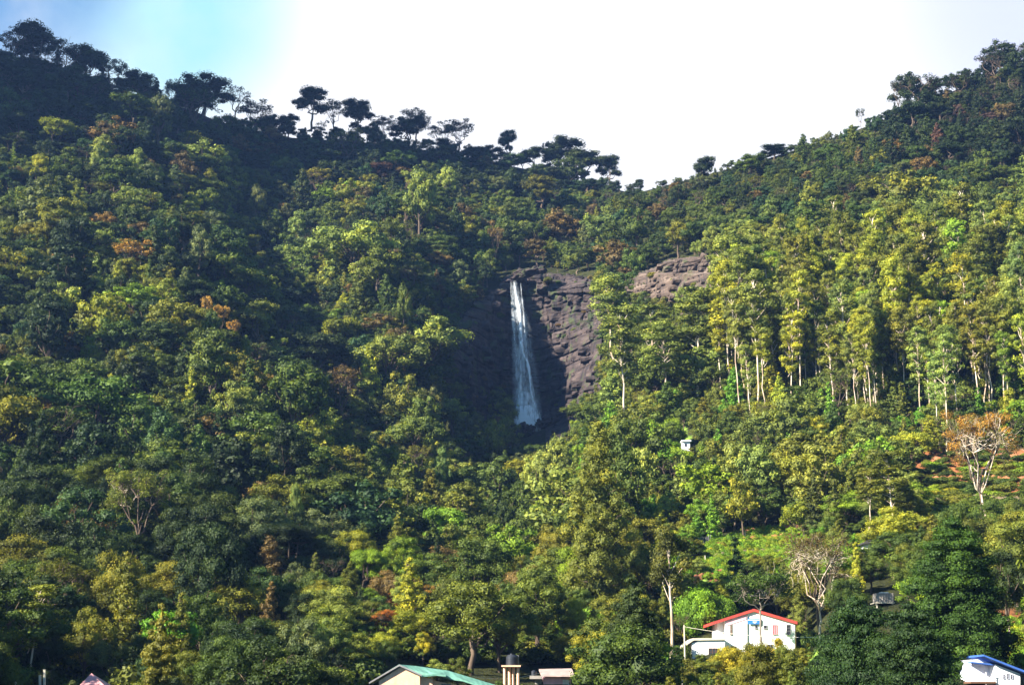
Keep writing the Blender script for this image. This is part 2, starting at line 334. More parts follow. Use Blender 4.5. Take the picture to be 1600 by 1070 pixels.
def conif(seed, h=20, R_=5, leaf=.30, layers=17, per=9, taper=.8, low=.05):
    s = TB(seed); r = s.r; s.limb((0, 0, -2), (0, 0, h*.97), h*.018+.1, .06, .004, n=8)
    for i in range(layers):
        t = i/(layers-1); z = h*(low+(1-low)*t); rad = R_*max(.06, (1-t)**taper)*(.8+.35*r.random())*(1 if t > .1 else .7+3*t)
        m = max(2, int(per*rad/R_*1.4))
        for j in range(m):
            a = j*6.283/m+i*1.7+r.normal()*.25; q = rad*(.55+.4*r.random()); rr = max(.5, R_*.26*(.7+.5*r.random())*(.45+.55*rad/R_))
            s.clump((math.cos(a)*q, math.sin(a)*q, z-q*.12+r.normal()*.3), (rr*1.1, rr*1.1, rr*.6), leaf, 1.05)
        s.clump((0, 0, z), (rad*.55, rad*.55, h/layers*.9), leaf*1.5, .9)
    return s
def shrub(seed, h=2.5, R_=2.2, leaf=.28, n=9):
    s = TB(seed); r = s.r; s.limb((0, 0, -.5), (0, 0, h*.4), .08, .04)
    for d in fibo(n*2):
        if d[2] < -.1: continue
        rr = R_*.42*(.7+.5*r.random()); s.clump((d[0]*R_*.6, d[1]*R_*.6, h*.32+d[2]*h*.42), (rr, rr, rr*.8), leaf)
    s.clump((0, 0, h*.35), (R_*.6, R_*.6, h*.4), leaf*1.4); return s

def mound(seed, h=5, R_=5.5, leaf=.26, n=34):
    s = TB(seed); r = s.r; s.limb((0, 0, -1), (0, 0, h*.5), .1, .05)
    for d in fibo(n*2):
        if d[2] < -.15: continue
        rr = R_*.24*(.6+.8*r.random()); s.clump((d[0]*R_*.8, d[1]*R_*.8, h*.08+d[2]*h*.75), (rr, rr, rr*.75), leaf)
    s.clump((0, 0, h*.2), (R_*.75, R_*.75, h*.5), leaf*1.2); return s
# prototypes: name, builder list, nominal height, nominal radius, bark
def near(f): return f(1)+f(.52)
KINDS = {
 'broadleaf_tree': (near(lambda q: [broad(s_, 11, 4.6, .40*q, .05+.06*(s_ % 3), 22+s_ % 3*3, .25+.03*(s_ % 2), .8) for s_ in range(1, 7)]+[broad(9, 13, 3.6, .36*q, .18, 30, .3, .9), broad(10, 10, 5.4, .36*q, .3, 34, .22, .75), tallb(11, 12, 3.0, .36*q, 34, .04), tallb(12, 13, 4.2, .36*q, 46, .05)]), 11, BDARK),
 'flat_topped_tree': (near(lambda q: [umbrella(20+s_, 12, 6.2, .34*q, 4+s_ % 2) for s_ in range(4)]), 12, BDARK),
 'eucalyptus_tree': ([euc(30+s_, 30, 2.25+.2*(s_ % 3), .34, .46+.07*(s_ % 3), 23+2*s_, .21) for s_ in range(6)], 30, BPALE),
 'sparse_tree': (near(lambda q: [wisp(40, 13, 5, .34*q, cover=.8, n=34), wisp(41, 13, 4.5, .34*q, cover=1.1, n=34), wisp(42, 13, 5, .34*q, cover=.45)]), 13, BDARK),
 'vine_mound': ([mound(80+s_) for s_ in range(3)], 5, BDARK),
 'shrub': ([shrub(50+s_) for s_ in range(4)], 2.6, BDARK),
}
PROTO = {}   # kind -> list of dict(both, crown, wood)
for kd, (bl, h0, bk) in KINDS.items():
    PROTO[kd] = [dict(b=s, bk=bk, both=s.both_mesh(kd, bk), h=h0) for s in bl]
NEARN = {k: len(KINDS[k][0])//2 for k in ('broadleaf_tree', 'flat_topped_tree', 'sparse_tree')}
def parts(p):
    if 'crown' not in p: p['crown'] = p['b'].crown_mesh('crown'); p['wood'] = p['b'].wood_mesh('trunk', p['bk'])
    return p

# ------------------------------------------------------------------ colours (base colours of leaves)
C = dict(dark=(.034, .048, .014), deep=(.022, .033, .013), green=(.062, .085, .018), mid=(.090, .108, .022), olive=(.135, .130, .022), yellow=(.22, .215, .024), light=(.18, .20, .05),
         grey=(.10, .108, .045), lime=(.16, .22, .022), orange=(.32, .17, .04), red=(.26, .08, .02), brown=(.13, .08, .035), bright=(.12, .21, .02), gold=(.28, .21, .02), bluegreen=(.038, .068, .028), purple=(.09, .045, .045))
WORD = dict(dark='dark green', deep='blackish', green='green', mid='mid green', olive='olive green', yellow='yellow green', light='pale green', grey='grey green', lime='lime green', orange='orange leafed', red='rust red', brown='brownish', bright='vivid green', gold='golden yellow', bluegreen='bluish green', purple='purplish')
def jit(c, s_=.14):
    k = math.exp(rnd.gauss(0, s_)); h_ = rnd.gauss(0, .07); return (min(.5, c[0]*k*(1+h_)), min(.5, c[1]*k), min(.5, c[2]*k*(1-h_)))
# ------------------------------------------------------------------ placed bookkeeping
TREES = []     # records of every tree
OCC = {}       # rough occupancy
PROT = [  # polygons that must stay visible, with the distance of what they show
 ([(712, 560), (722, 500), (760, 462), (792, 432), (812, 418), (850, 422), (928, 436), (940, 480), (930, 560), (925, 600), (890, 615), (880, 640), (888, 668), (870, 690), (840, 692), (806, 690), (800, 655), (760, 650), (735, 620)], 536),
 ([(990, 430), (1045, 408), (1112, 404), (1122, 440), (1095, 478), (1064, 500), (1050, 470), (995, 472)], 500),
 ([(1058, 1015), (1080, 992), (1112, 968), (1176, 948), (1248, 968), (1244, 1003), (1170, 1020), (1134, 1028), (1080, 1030)], 222),
 ([(575, 1068), (625, 1034), (770, 1062), (783, 1016), (818, 1016), (822, 1040), (893, 1038), (896, 1085), (575, 1085)], 178),
 ([(1088, 892), (1110, 852), (1160, 832), (1235, 826), (1262, 834), (1240, 870), (1190, 885), (1140, 905), (1090, 905)], 262), ([(1100, 868), (1110, 850), (1160, 832), (1235, 826), (1262, 834), (1240, 862)], 284), ([(826, 1040), (893, 1038), (896, 1085), (826, 1085)], 198),
 ([(98, 1085), (100, 1056), (143, 1036), (188, 1056), (190, 1085)], 152), ([(1364, 918), (1402, 918), (1402, 962), (1364, 962)], 222),
 ([(1515, 1030), (1540, 1018), (1605, 1042), (1605, 1075), (1515, 1075)], 145), ([(1062, 684), (1082, 684), (1082, 700), (1062, 700)], 370),
 ([(1344, 840), (1366, 840), (1366, 856), (1344, 856)], 275),
 ([(1560, 975), (1610, 975), (1610, 1040), (1560, 1022)], 170), ([(1436, 706), (1480, 702), (1490, 725), (1440, 740)], 330),
 ([(1455, 745), (1500, 745), (1510, 790), (1455, 800)], 300), ([(44, 1036), (80, 1036), (80, 1085), (44, 1085)], 150)]
def blocked(u, vb, D, h, r, frac=.8):
    hp = h*F/D; rp = r*F/D*frac
    pts = [(u+a*rp, vb-b_*hp) for b_ in (0, .14, .28, .42, .56, .7, .84, .98) for a in (-1.1, -.55, 0, .55, 1.1)]
    for P, Dp in PROT:
        if D < Dp+8:
            for x, y in pts:
                if inpoly(x, y, P): return True
    return False
SUNT = [W(a, b_, d) for a, b_, d in ((1140, 1000, 225), (1160, 980, 225), (1190, 975, 225), (1225, 990, 225), (1200, 1010, 225), (1090, 1015, 222), (1120, 1010, 222), (600, 1065, 180), (640, 1060, 180), (660, 1050, 180), (720, 1058, 181), (798, 1035, 190), (798, 1060, 190), (870, 1060, 200), (850, 1050, 200), (143, 1065, 150), (1550, 1050, 151), (1575, 1055, 150), (1383, 935, 222), (1100, 880, 262), (1130, 870, 268), (1160, 850, 280), (1200, 860, 272), (1230, 845, 282), *[(a, b_, 262+(905-b_)*.3) for a in range(1095, 1250, 22) for b_ in (835, 860, 885)], (1450, 770, 310), (1480, 760, 314), (1520, 790, 298), (1460, 720, 335), (1580, 780, 300), (1072, 694, 385), (1355, 852, 280), (1580, 1000, 180), (1050, 960, 213), (1050, 1000, 213), (1240, 1018, 220))]
HS = Vector((-math.sin(SAZ), -math.cos(SAZ), 0)); TE = math.tan(SEL)
def shades(p, h, r):
    for T in SUNT:
        d = p-T; a = d.dot(HS)
        if -r*.5 < a < 130 and abs(d.x*HS.y-d.y*HS.x) < r+1 and T.z+max(0, a-r)*TE < p.z+h: return True
    return False
def add(kd, u, vb, h, wr=1.0, col='mid', var=None, single=None, D=None, rot=None, tilt=0):
    """h metres tall; wr width ratio"""
    D = D or Dmap(u, vb); p = W(u, vb, D); n = NEARN.get(kd, len(PROTO[kd])); var = rnd.randrange(n) if var is None else var
    if kd in NEARN and D < 290 and var < n: var += n
    s_ = h/PROTO[kd][var]['h']
    TREES.append(dict(k=kd, u=u, v=vb, D=D, p=p, s=(s_*wr, s_*wr, s_), h=h, var=var, rot=rnd.random()*6.28 if rot is None else rot, col=col, rgb=jit(C[col]), tilt=tilt, px=h*F/D, single=single))
    return TREES[-1]
def wchoice(d): 
    t = rnd.random()*sum(d.values())
    for k, x in d.items():
        t -= x
        if t <= 0: return k
    return k

# ---- trees pinned to what the photograph shows: (kind, u, v top, v base, width px, colour, label)
def pin(kd, u, vt, vb, wp, col, label=None, var=None, tilt=0):
    D = Dmap(u, vb); h = (vb-vt)/F*D*1.04; n = PROTO[kd]; var = rnd.randrange(NEARN.get(kd, len(n))) if var is None else var
    rad = {'broadleaf_tree': 5.2, 'flat_topped_tree': 5.4 if vb < 300 else 7.0, 'eucalyptus_tree': 3.8, 'sparse_tree': 5.6, 'shrub': 2.6, 'vine_mound': 6}[kd]; s_ = h/n[var]['h']
    wr = (wp/2/F*D)/(rad*s_)
    return add(kd, u, vb, h, wr, col, var, single=label, D=D, tilt=tilt)
VM = 'vine_mound'; FT, BL, EU, SP, SH = 'flat_topped_tree', 'broadleaf_tree', 'eucalyptus_tree', 'sparse_tree', 'shrub'
for a in [
 (SP, 18, 48, 115, 80, 'deep', None, 1), (FT, 52, 36, 115, 88, 'deep', 'tallest flat topped tree on the skyline in the upper left corner', 3), (SP, 105, 60, 140, 90, 'deep', None, 0), (FT, 135, 66, 150, 80, 'deep', 'wide flat topped tree second along the skyline from the left corner', 1),
 (SP, 172, 88, 165, 60, 'deep', None, 1), (FT, 215, 110, 170, 70, 'dark', None), (BL, 242, 126, 175, 40, 'deep', None), (SP, 268, 118, 175, 30, 'deep', None), (FT, 318, 118, 178, 96, 'deep', 'broad dome shaped flat topped tree beside the bare brown skyline slope', 2), (SP, 368, 132, 195, 56, 'deep', None), (SP, 395, 155, 215, 80, 'deep', None, 1), (BL, 425, 172, 225, 56, 'deep', None),
 (FT, 486, 133, 198, 60, 'deep', 'isolated parasol shaped skyline tree with sky under its crown', 0), (SP, 520, 152, 215, 58, 'deep', None, 1), (FT, 558, 153, 215, 62, 'deep', None, 1), (SP, 600, 178, 232, 50, 'deep', None, 1), (SP, 648, 166, 228, 60, 'deep', 'thin open crowned skyline tree right of the parasol shaped tree'), (FT, 640, 182, 235, 70, 'deep', None), (SP, 690, 190, 245, 56, 'deep', None, 1), (SP, 716, 184, 245, 66, 'deep', None),
 (FT, 795, 201, 258, 34, 'deep', 'narrow two tiered tree standing alone on the skyline dip', 2), (BL, 760, 224, 262, 60, 'deep', None), (FT, 835, 228, 275, 46, 'deep', None), (FT, 878, 214, 285, 74, 'deep', 'dense dome topped skyline tree above the waterfall', 3), (FT, 912, 232, 295, 80, 'dark', None), (FT, 952, 240, 298, 44, 'deep', 'small gnarled tree at the lower end of the left skyline', 0),
 (FT, 845, 275, 340, 84, 'olive', 'olive flat topped tree below the skyline above the waterfall', 1), (FT, 1105, 243, 300, 54, 'deep', 'lone parasol tree on the right hand ridge near the notch', 2), (SP, 1345, 166, 205, 18, 'deep', 'tiny bare tree alone on the right hand ridge', 0), (SP, 1405, 118, 190, 30, 'deep', None), (SP, 1440, 115, 182, 90, 'deep', 'wide wispy tree leaning on the right hand ridge', 2), (SP, 1500, 112, 160, 60, 'deep', None),
 (SP, 1553, 76, 140, 70, 'deep', 'bushy open crowned tree at the top right corner'), (SP, 1592, 62, 125, 40, 'deep', None), (FT, 1210, 227, 250, 50, 'deep', None),
 (BL, 655, 276, 385, 72, 'light', 'tall pale green columnar tree high above the left of the waterfall', 6), (BL, 152, 226, 296, 40, 'light', None, 6), (BL, 212, 240, 305, 36, 'light', None, 6), (SP, 300, 205, 275, 70, 'olive', 'yellow tipped tree with reddish bare lower branches on upper left slope', 1), (BL, 245, 155, 240, 70, 'grey', None, 6),
 (FT, 60, 236, 305, 44, 'yellow', None), (FT, 85, 180, 245, 60, 'yellow', None), (FT, 90, 305, 395, 100, 'olive', None), (FT, 75, 340, 410, 80, 'olive', None), (FT, 415, 228, 260, 70, 'brown', None),
 (BL, 552, 340, 445, 120, 'light', 'large rounded pale tree on the spur left above the waterfall', 7), (BL, 520, 375, 450, 80, 'light', None), (BL, 590, 385, 470, 80, 'mid', None), (BL, 465, 338, 400, 44, 'light', None, 6),
 (SP, 205, 372, 450, 84, 'orange', 'largest orange leafed tree on the left hillside', 1), (BL, 310, 365, 445, 60, 'grey', None, 6), (FT, 335, 330, 400, 60, 'grey', None), (BL, 205, 440, 510, 90, 'lime', None, 7), (FT, 238, 508, 560, 66, 'lime', 'bright green flat topped tree in the middle of the left hillside', 0), (SP, 320, 460, 530, 26, 'orange', None, 1), (SP, 345, 475, 540, 34, 'orange', 'small orange tree right of centre on the left hillside', 1), (SP, 362, 500, 560, 28, 'orange', None, 1), (SP, 108, 520, 590, 40, 'orange', None, 1),
 (SP, 182, 600, 660, 34, 'orange', None, 1), (FT, 312, 480, 545, 60, 'olive', None), (SP, 412, 582, 660, 36, 'orange', None, 1), (BL, 370, 590, 700, 70, 'light', None), (BL, 440, 600, 690, 60, 'light', None, 6), (BL, 490, 640, 730, 66, 'yellow', 'yellowish tree at the edge of the dark gully on the left', 5),
 (BL, 670, 492, 590, 110, 'light', 'broad pale crowned tree just left of the cliff', 7), (BL, 610, 515, 620, 110, 'light', None, 7), (BL, 575, 560, 660, 80, 'yellow', None), (BL, 630, 580, 690, 90, 'olive', None), (SP, 645, 650, 715, 46, 'light', None, 1), (BL, 630, 458, 540, 40, 'green', None, 6), (SP, 535, 575, 680, 80, 'brown', None, 1),
 (BL, 790, 650, 720, 60, 'light', None, 1), (BL, 770, 655, 735, 44, 'yellow', 'yellow green tree at the left foot of the waterfall', 5), (BL, 690, 715, 790, 34, 'light', 'small lime crowned tree in shade below the waterfall', 6), (BL, 550, 745, 810, 60, 'grey', None), (SP, 775, 350, 430, 34, 'brown', None, 1),
 (SP, 208, 735, 900, 112, 'olive', 'tree with white forked trunk on the lower left slope', 1), (FT, 412, 704, 775, 104, 'olive', 'olive flat topped tree in the lower middle of the left slope', 3), (BL, 400, 752, 830, 90, 'brown', 'brownish domed tree under the olive flat topped tree', 7), (BL, 458, 780, 880, 30, 'light', 'slender pale green tree in shade on the lower left', 6), (FT, 700, 796, 890, 112, 'lime', 'large bright green umbrella tree below the waterfall', 1), (FT, 624, 858, 925, 64, 'olive', 'small umbrella tree lower left of the bright green umbrella tree', 2),
 (BL, 60, 725, 860, 150, 'dark', 'massive dark crowned tree at the left edge', 7), (SP, 100, 770, 890, 56, 'brown', None, 1), (SP, 50, 830, 900, 50, 'brown', None, 1), (SP, 95, 880, 1010, 150, 'olive', 'large olive tree with leaning white limb at lower left', 1), (BL, 180, 868, 1020, 110, 'olive', None, 2), (EU, 38, 925, 1090, 80, 'olive', 'olive eucalyptus with pale trunk in the bottom left corner', 0), (BL, 130, 960, 1080, 90, 'olive', None), (BL, 370, 905, 1010, 110, 'olive', None, 4), (SP, 395, 920, 1010, 70, 'brown', None, 1), (BL, 310, 930, 1050, 90, 'green', None),
 (BL, 515, 915, 1020, 100, 'light', 'pale yellow green rounded tree at bottom left of centre', 7), (SP, 505, 965, 1010, 30, 'red', None, 1), (BL, 520, 975, 1060, 80, 'light', None, 3), (SP, 603, 955, 1020, 70, 'red', 'rust red tree left of the water tank tower', 1), (SP, 670, 915, 975, 50, 'orange', None, 1), (BL, 640, 955, 1030, 80, 'yellow', None), (BL, 600, 1005, 1060, 50, 'green', None), (BL, 780, 925, 1050, 110, 'green', 'large green tree directly behind the water tank tower', 7), (BL, 865, 928, 975, 42, 'gold', 'bright golden yellow bush below the giant olive tree', 3),
 (BL, 715, 900, 960, 60, 'lime', None), (BL, 820, 930, 1010, 60, 'green', None), (BL, 450, 900, 980, 60, 'green', None), (BL, 870, 700, 790, 70, 'light', None, 6), (BL, 840, 705, 800, 60, 'light', None), (BL, 1000, 700, 800, 70, 'light', None), (BL, 1185, 700, 810, 80, 'light', 'bright rounded tree above the left end of the vegetable field', 0), (BL, 1160, 745, 845, 60, 'yellow', None), (BL, 1070, 730, 810, 60, 'light', None), (BL, 1310, 660, 770, 110, 'olive', None, 5), (BL, 1350, 700, 790, 70, 'olive', None),
 (EU, 975, 478, 700, 80, 'light', 'eucalyptus with white trunk between the waterfall and the grove', 1), (EU, 960, 430, 600, 70, 'light', None), (EU, 1010, 470, 640, 80, 'light', None), (EU, 1040, 500, 660, 80, 'light', None), (EU, 1090, 455, 640, 90, 'light', None),
 (SP, 1280, 840, 1005, 120, 'brown', 'bare pale branching tree behind the right of the white house', 2), (SP, 1540, 640, 825, 130, 'orange', 'wide pale limbed tree with rusty foliage above the tea field', 1),
 (EU, 1398, 712, 850, 80, 'olive', 'dense olive tree left of the tea field', 3), (EU, 1360, 735, 850, 50, 'olive', None), (BL, 1440, 850, 945, 90, 'green', None), (BL, 1420, 866, 932, 60, 'olive', None), (BL, 1362, 872, 926, 56, 'green', None), (BL, 1338, 884, 935, 50, 'mid', None), (BL, 1340, 860, 940, 60, 'yellow', None), (BL, 1446, 900, 970, 84, 'lime', None), (BL, 1330, 900, 990, 60, 'green', None),
 (BL, 985, 840, 920, 70, 'olive', None, 6), (BL, 1215, 905, 965, 90, 'olive', None, 4), (BL, 1245, 880, 960, 50, 'green', None),
 (BL, 925, 992, 1085, 80, 'gold', 'yellow orange bushy tree right of the pink house', 5), (BL, 1148, 1010, 1090, 76, 'gold', 'left golden leafed bush in front of the white house', 7), (BL, 1215, 1006, 1090, 80, 'gold', 'right golden leafed bush in front of the white house', 3), (BL, 1255, 1030, 1090, 60, 'olive', None), (BL, 1060, 1020, 1085, 110, 'green', None), (BL, 1110, 1035, 1090, 60, 'olive', None), (BL, 1010, 1020, 1090, 60, 'green', None), (BL, 960, 1030, 1090, 60, 'olive', None),
 (BL, 1575, 860, 990, 90, 'dark', None), (BL, 1600, 880, 990, 80, 'dark', None), (VM, 910, 955, 1010, 100, 'bright', 'vivid green vine covered mound under the giant olive tree'), (VM, 955, 960, 1015, 80, 'bright', None), (VM, 1090, 925, 985, 100, 'bright', 'vivid green vine covered mound behind the white house annex'), (VM, 1062, 945, 988, 56, 'bright', None), (VM, 1128, 935, 980, 60, 'bright', None), (VM, 1055, 700, 740, 90, 'lime', None), (VM, 1050, 655, 700, 50, 'lime', None),
 (BL, 1040, 860, 905, 50, 'bright', None), (BL, 1250, 1000, 1015, 16, 'green', None), (SH, 1185, 1000, 1018, 26, 'green', None), (SH, 1245, 985, 1012, 40, 'green', None), (SH, 1268, 983, 1012, 40, 'green', None), (SH, 1160, 1003, 1020, 24, 'grey', None), (SH, 1125, 1018, 1034, 24, 'lime', None), (SH, 1072, 1008, 1032, 26, 'green', None),
]:
    pin(*a[:6], label=a[6], var=a[7] if len(a) > 7 else None)

for i in range(46):
    u = rnd.choice((rnd.uniform(846, 932), rnd.uniform(730, 785))); v = rnd.uniform(470, 640) if rnd.random() < .7 else rnd.uniform(436, 448)
    if u < 780 and v < 480: continue
    add(SH, u, v, rnd.uniform(.8, 2.2), rnd.uniform(.9, 1.5), wchoice(dict(olive=3, green=3, brown=2, dark=2)), D=Dmap(u, v)-2.8-(3 if v < 450 and u > 838 else 0))
for a_ in ((1008, 455, 500, 34, 'mid'), (1034, 462, 506, 38, 'olive'), (1072, 448, 500, 40, 'light'), (1100, 452, 505, 42, 'olive'), (1122, 430, 490, 40, 'light'), (992, 425, 478, 36, 'green')):
    pin(BL, *a_)
for i in range(16):
    u = rnd.uniform(995, 1118); v = rnd.uniform(425, 485); add(SH, u, v, rnd.uniform(.8, 2.4), 1.2, wchoice(dict(olive=3, green=3, mid=2)), D=Dmap(u, 480)-1.5)
# ---- eucalyptus grove on the right
def gtop(u): return np.interp(u, [1070, 1120, 1180, 1260, 1450, 1600, 1700], [600, 560, 505, 468, 445, 455, 455])
def gbot(u): return np.interp(u, [1070, 1150, 1280, 1450, 1600, 1700], [650, 655, 665, 690, 700, 700])
tries = 0; gp = []
while len(gp) < 290 and tries < 60000:
    tries += 1; u = rnd.uniform(1070, 1680); v = rnd.uniform(gtop(u), gbot(u)+14*math.sin(u/23.)+10*math.sin(u/9.7)-4)
    if any((abs(u-a)/10)**2+(abs(v-b_)/5.5)**2 < 1 for a, b_ in gp): continue
    D = Dmap(u, v); h = min(40, max(17, rnd.gauss(29, 4.8)))
    if blocked(u, v, D, h, 2.5): continue
    gp.append((u, v)); add(EU, u, v, h, rnd.uniform(.85, 1.15), wchoice(dict(yellow=4, olive=4, light=3, mid=2.5, lime=.5)), tilt=rnd.gauss(0, .015))
# ---- general forest
def mix(u, v):
    """(kinds, height mean, colours) by place"""
    if v < np.interp(u, [0, 300, 600, 1000], [260, 280, 300, 330]) and u < 1000: return dict(b=5, f=4, s=.7), 10, dict(deep=8, dark=7, green=2, bluegreen=3, brown=.6, olive=.4, purple=.3)  # darker leaf colours put the shade of the upper slopes into the trees
    if u > 1380 and v < 270: return dict(b=6, f=2, s=1), 8, dict(deep=8, dark=3, brown=.3, purple=.3)  # leaf colours darkened to paint shade onto the right ridge corner
    if u > 1000 and v < np.interp(u, [1000, 1150, 1400, 1700], [420, 370, 335, 330]): return dict(b=7, f=1, s=.5), 6, dict(dark=4, green=5, mid=3, bluegreen=2, brown=.4, grey=1, olive=1, deep=1)
    if u < 480 and v > 680: return dict(b=8, f=.8, s=.6), 11, dict(dark=6, green=5, mid=1.5, deep=4, olive=1.2, brown=1, bluegreen=1, grey=.7)  # darker leaf colours paint in the deep shade at lower left
    if u < 560: return dict(b=8, f=1.2, s=.6), 9, dict(green=4, mid=4, dark=5, deep=2, olive=3.5, light=1.2, brown=.6, grey=1.2, orange=.12, lime=.4, yellow=.8, bluegreen=.8)
    if u > 880 and v > 640: return dict(b=8, f=.1, s=.3), 9, dict(light=2, mid=4, green=4, olive=3, yellow=1.5, bright=1.5, lime=.7)
    if v > 760: return dict(b=8, f=.5, s=.5), 9, dict(olive=4, mid=5, green=4, yellow=1.6, light=1.5, brown=.5, orange=.12, lime=.7, red=.04, dark=1.5)
    if u > 1000: return dict(b=8, s=.2), 10, dict(light=2, mid=3, olive=3, green=3)
    return dict(b=8, f=.8, s=.6), 9, dict(green=4, mid=3, dark=3, olive=2, grey=1, light=1, bluegreen=1.5, brown=1)
NOTREE = [PROT[0][0], PROT[1][0], PROT[2][0], PROT[3][0], PROT[4][0], PROT[8][0], PROT[9][0], PROT[12][0], [(1430, 712), (1640, 700), (1640, 850), (1500, 850), (1430, 820)], [(285, 165), (325, 168), (370, 215), (360, 225), (320, 205)],
  [(1040, 1015), (1280, 1005), (1290, 1040), (1040, 1045)], [(1262, 930), (1560, 930), (1600, 1190), (1262, 1190)]]
cell = {}
def far_ok(u, v, du, dv):
    cu, cv = int(u//40), int(v//20)
    for a in range(cu-2, cu+3):
        for b_ in range(cv-2, cv+3):
            for (x, y, dx, dy) in cell.get((a, b_), ()):
                if ((u-x)/(du+dx))**2+((v-y)/(dv+dy))**2 < .25: return False
    return True
for t in TREES:
    if t['k'] != EU: cell.setdefault((int(t['u']//40), int(t['v']//20)), []).append((t['u'], t['v'], 22, 8))
cnt = 0
for it in range(90000):
    u = rnd.uniform(-180, 1780); v = rnd.uniform(vr(u)-0, 1175)
    D = Dmap(u, v)
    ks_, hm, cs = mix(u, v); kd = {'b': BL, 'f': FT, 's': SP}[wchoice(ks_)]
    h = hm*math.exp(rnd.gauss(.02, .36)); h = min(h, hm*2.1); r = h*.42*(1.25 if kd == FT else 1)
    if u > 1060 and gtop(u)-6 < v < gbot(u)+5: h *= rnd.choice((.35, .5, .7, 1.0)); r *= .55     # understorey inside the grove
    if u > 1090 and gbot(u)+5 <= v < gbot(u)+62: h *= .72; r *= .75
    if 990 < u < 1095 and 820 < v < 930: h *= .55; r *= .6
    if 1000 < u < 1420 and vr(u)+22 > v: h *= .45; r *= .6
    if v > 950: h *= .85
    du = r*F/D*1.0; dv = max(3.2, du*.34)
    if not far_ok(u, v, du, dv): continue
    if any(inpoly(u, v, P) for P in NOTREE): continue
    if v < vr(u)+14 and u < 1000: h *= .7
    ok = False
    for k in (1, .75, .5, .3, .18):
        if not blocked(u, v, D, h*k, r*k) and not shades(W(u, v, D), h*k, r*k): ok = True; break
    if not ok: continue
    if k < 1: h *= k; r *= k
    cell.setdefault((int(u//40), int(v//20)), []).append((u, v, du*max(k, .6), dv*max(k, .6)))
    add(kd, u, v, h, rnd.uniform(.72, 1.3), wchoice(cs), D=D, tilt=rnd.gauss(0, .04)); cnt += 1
for it in range(260):      # undergrowth between the lower trunks
    u = rnd.uniform(-20, 1250); v = rnd.uniform(985, 1120); D = Dmap(u, v); h = rnd.uniform(1.8, 3.6)
    if any(inpoly(u, v, P) for P in NOTREE) or blocked(u, v, D, h, h) or shades(W(u, v, D), h, h): continue
    add(SH, u, v, h, rnd.uniform(.9, 1.4), wchoice(dict(green=4, dark=3, olive=3, mid=2)), D=D); TREES[-1]['fill'] = 1
for it in range(2600):     # the forest goes on beyond both edges of the frame
    i = rnd.choice([a for a in range(len(us)-1) if -1600 < us[a] < -190 or 1790 < us[a] < 3200]); j = rnd.randrange(NR-1); fa, fb = rnd.random(), rnd.random()
    q = [Vector(verts[a*(NR+len(FRONT)+len(BACK))+len(FRONT)+b_]) for a, b_ in ((i, j), (i+1, j), (i, j+1), (i+1, j+1))]
    p = (q[0]*(1-fa)+q[1]*fa)*(1-fb)+(q[2]*(1-fa)+q[3]*fa)*fb; t = add(BL, -190 if us[i] < 0 else 1790, 600, 9*math.exp(rnd.gauss(0, .3)), 1.1, wchoice(dict(dark=3, green=3, mid=2, olive=2)), D=400); t['p'] = p; t['far'] = 1
print('forest', cnt, 'all', len(TREES))
# ---- tea bushes on red soil, right
tb = 0
for it in range(4000):
    u = rnd.uniform(1432, 1640); v = 712+rnd.random()*125; 
    row = v+rnd.gauss(0, 1.2)
    if not inpoly(u, row, NOTREE[8]) or not far_ok(u, row, 12, 5) or rnd.random() < .25+.3*math.sin(u/31+row/17): continue
    cell.setdefault((int(u//40), int(row//20)), []).append((u, row, 13, 6)); add(SH, u, row, rnd.uniform(.8, 1.7), rnd.uniform(1.2, 2.2), wchoice(dict(green=4, lime=1, yellow=1, mid=4, olive=3))); TREES[-1]['tea'] = 1; tb += 1
for it in range(1500):
    u = rnd.uniform(1535, 1640); v = rnd.uniform(975, 1050); row = round(v/8.)*8+rnd.gauss(0, .8)
    if not inpoly(u, row, PATCH[5][1]) or not far_ok(u, row, 10, 7): continue
    cell.setdefault((int(u//40), int(row//20)), []).append((u, row, 10, 7)); add(SH, u, row, rnd.uniform(.5, .9), 1.1, wchoice(dict(bright=3, lime=3, yellow=2))); TREES[-1]['veg'] = 1
print('tea', tb)

# ------------------------------------------------------------------ labels for the many trees
LM = [('the waterfall', 820, 560), ('the rock outcrop', 1060, 445), ('the white house', 1180, 985), ('the green roof', 680, 1055), ('the water tank tower', 798, 1040), ('the vegetable field', 1170, 865),
      ('the giant olive tree', 940, 820), ('the dark conifer', 1500, 950), ('the pink pyramid roof', 143, 1060), ('the blue roofed house', 1570, 1045), ('the orange tree', 205, 410), ('the umbrella tree', 700, 830),
      ('the white forked tree', 208, 820), ('the concrete tank hut', 1383, 940), ('the tea field', 1530, 760), ('the parasol skyline tree', 488, 155), ('the brown skyline slope', 330, 190), ('the notch in the skyline', 985, 290),
      ('the dark left edge tree', 60, 790), ('the rust red tree', 603, 985), ('the small white hut', 1072, 692), ('the bare pale tree', 1280, 920), ('the lone ridge tree', 1105, 260), ('the wispy ridge tree', 1440, 140),
      ('the top left corner', 10, 20), ('the grove centre', 1350, 500), ('the left hillside centre', 238, 540), ('the pale columnar tree', 655, 330), ('the top right corner', 1590, 90)]
def rel(u, v):
    n, x, y = min(LM, key=lambda l: (l[1]-u)**2+(l[2]-v)**2); dx, dy = u-x, v-y; d = math.hypot(dx, dy); a = math.degrees(math.atan2(-dy, dx)) % 360
    w_ = ['right of', 'above right of', 'above', 'above left of', 'left of', 'below left of', 'below', 'below right of'][int((a+22.5)//45) % 8]
    return ('just ' if d < 55 else '' if d < 130 else 'well ')+w_+' '+n
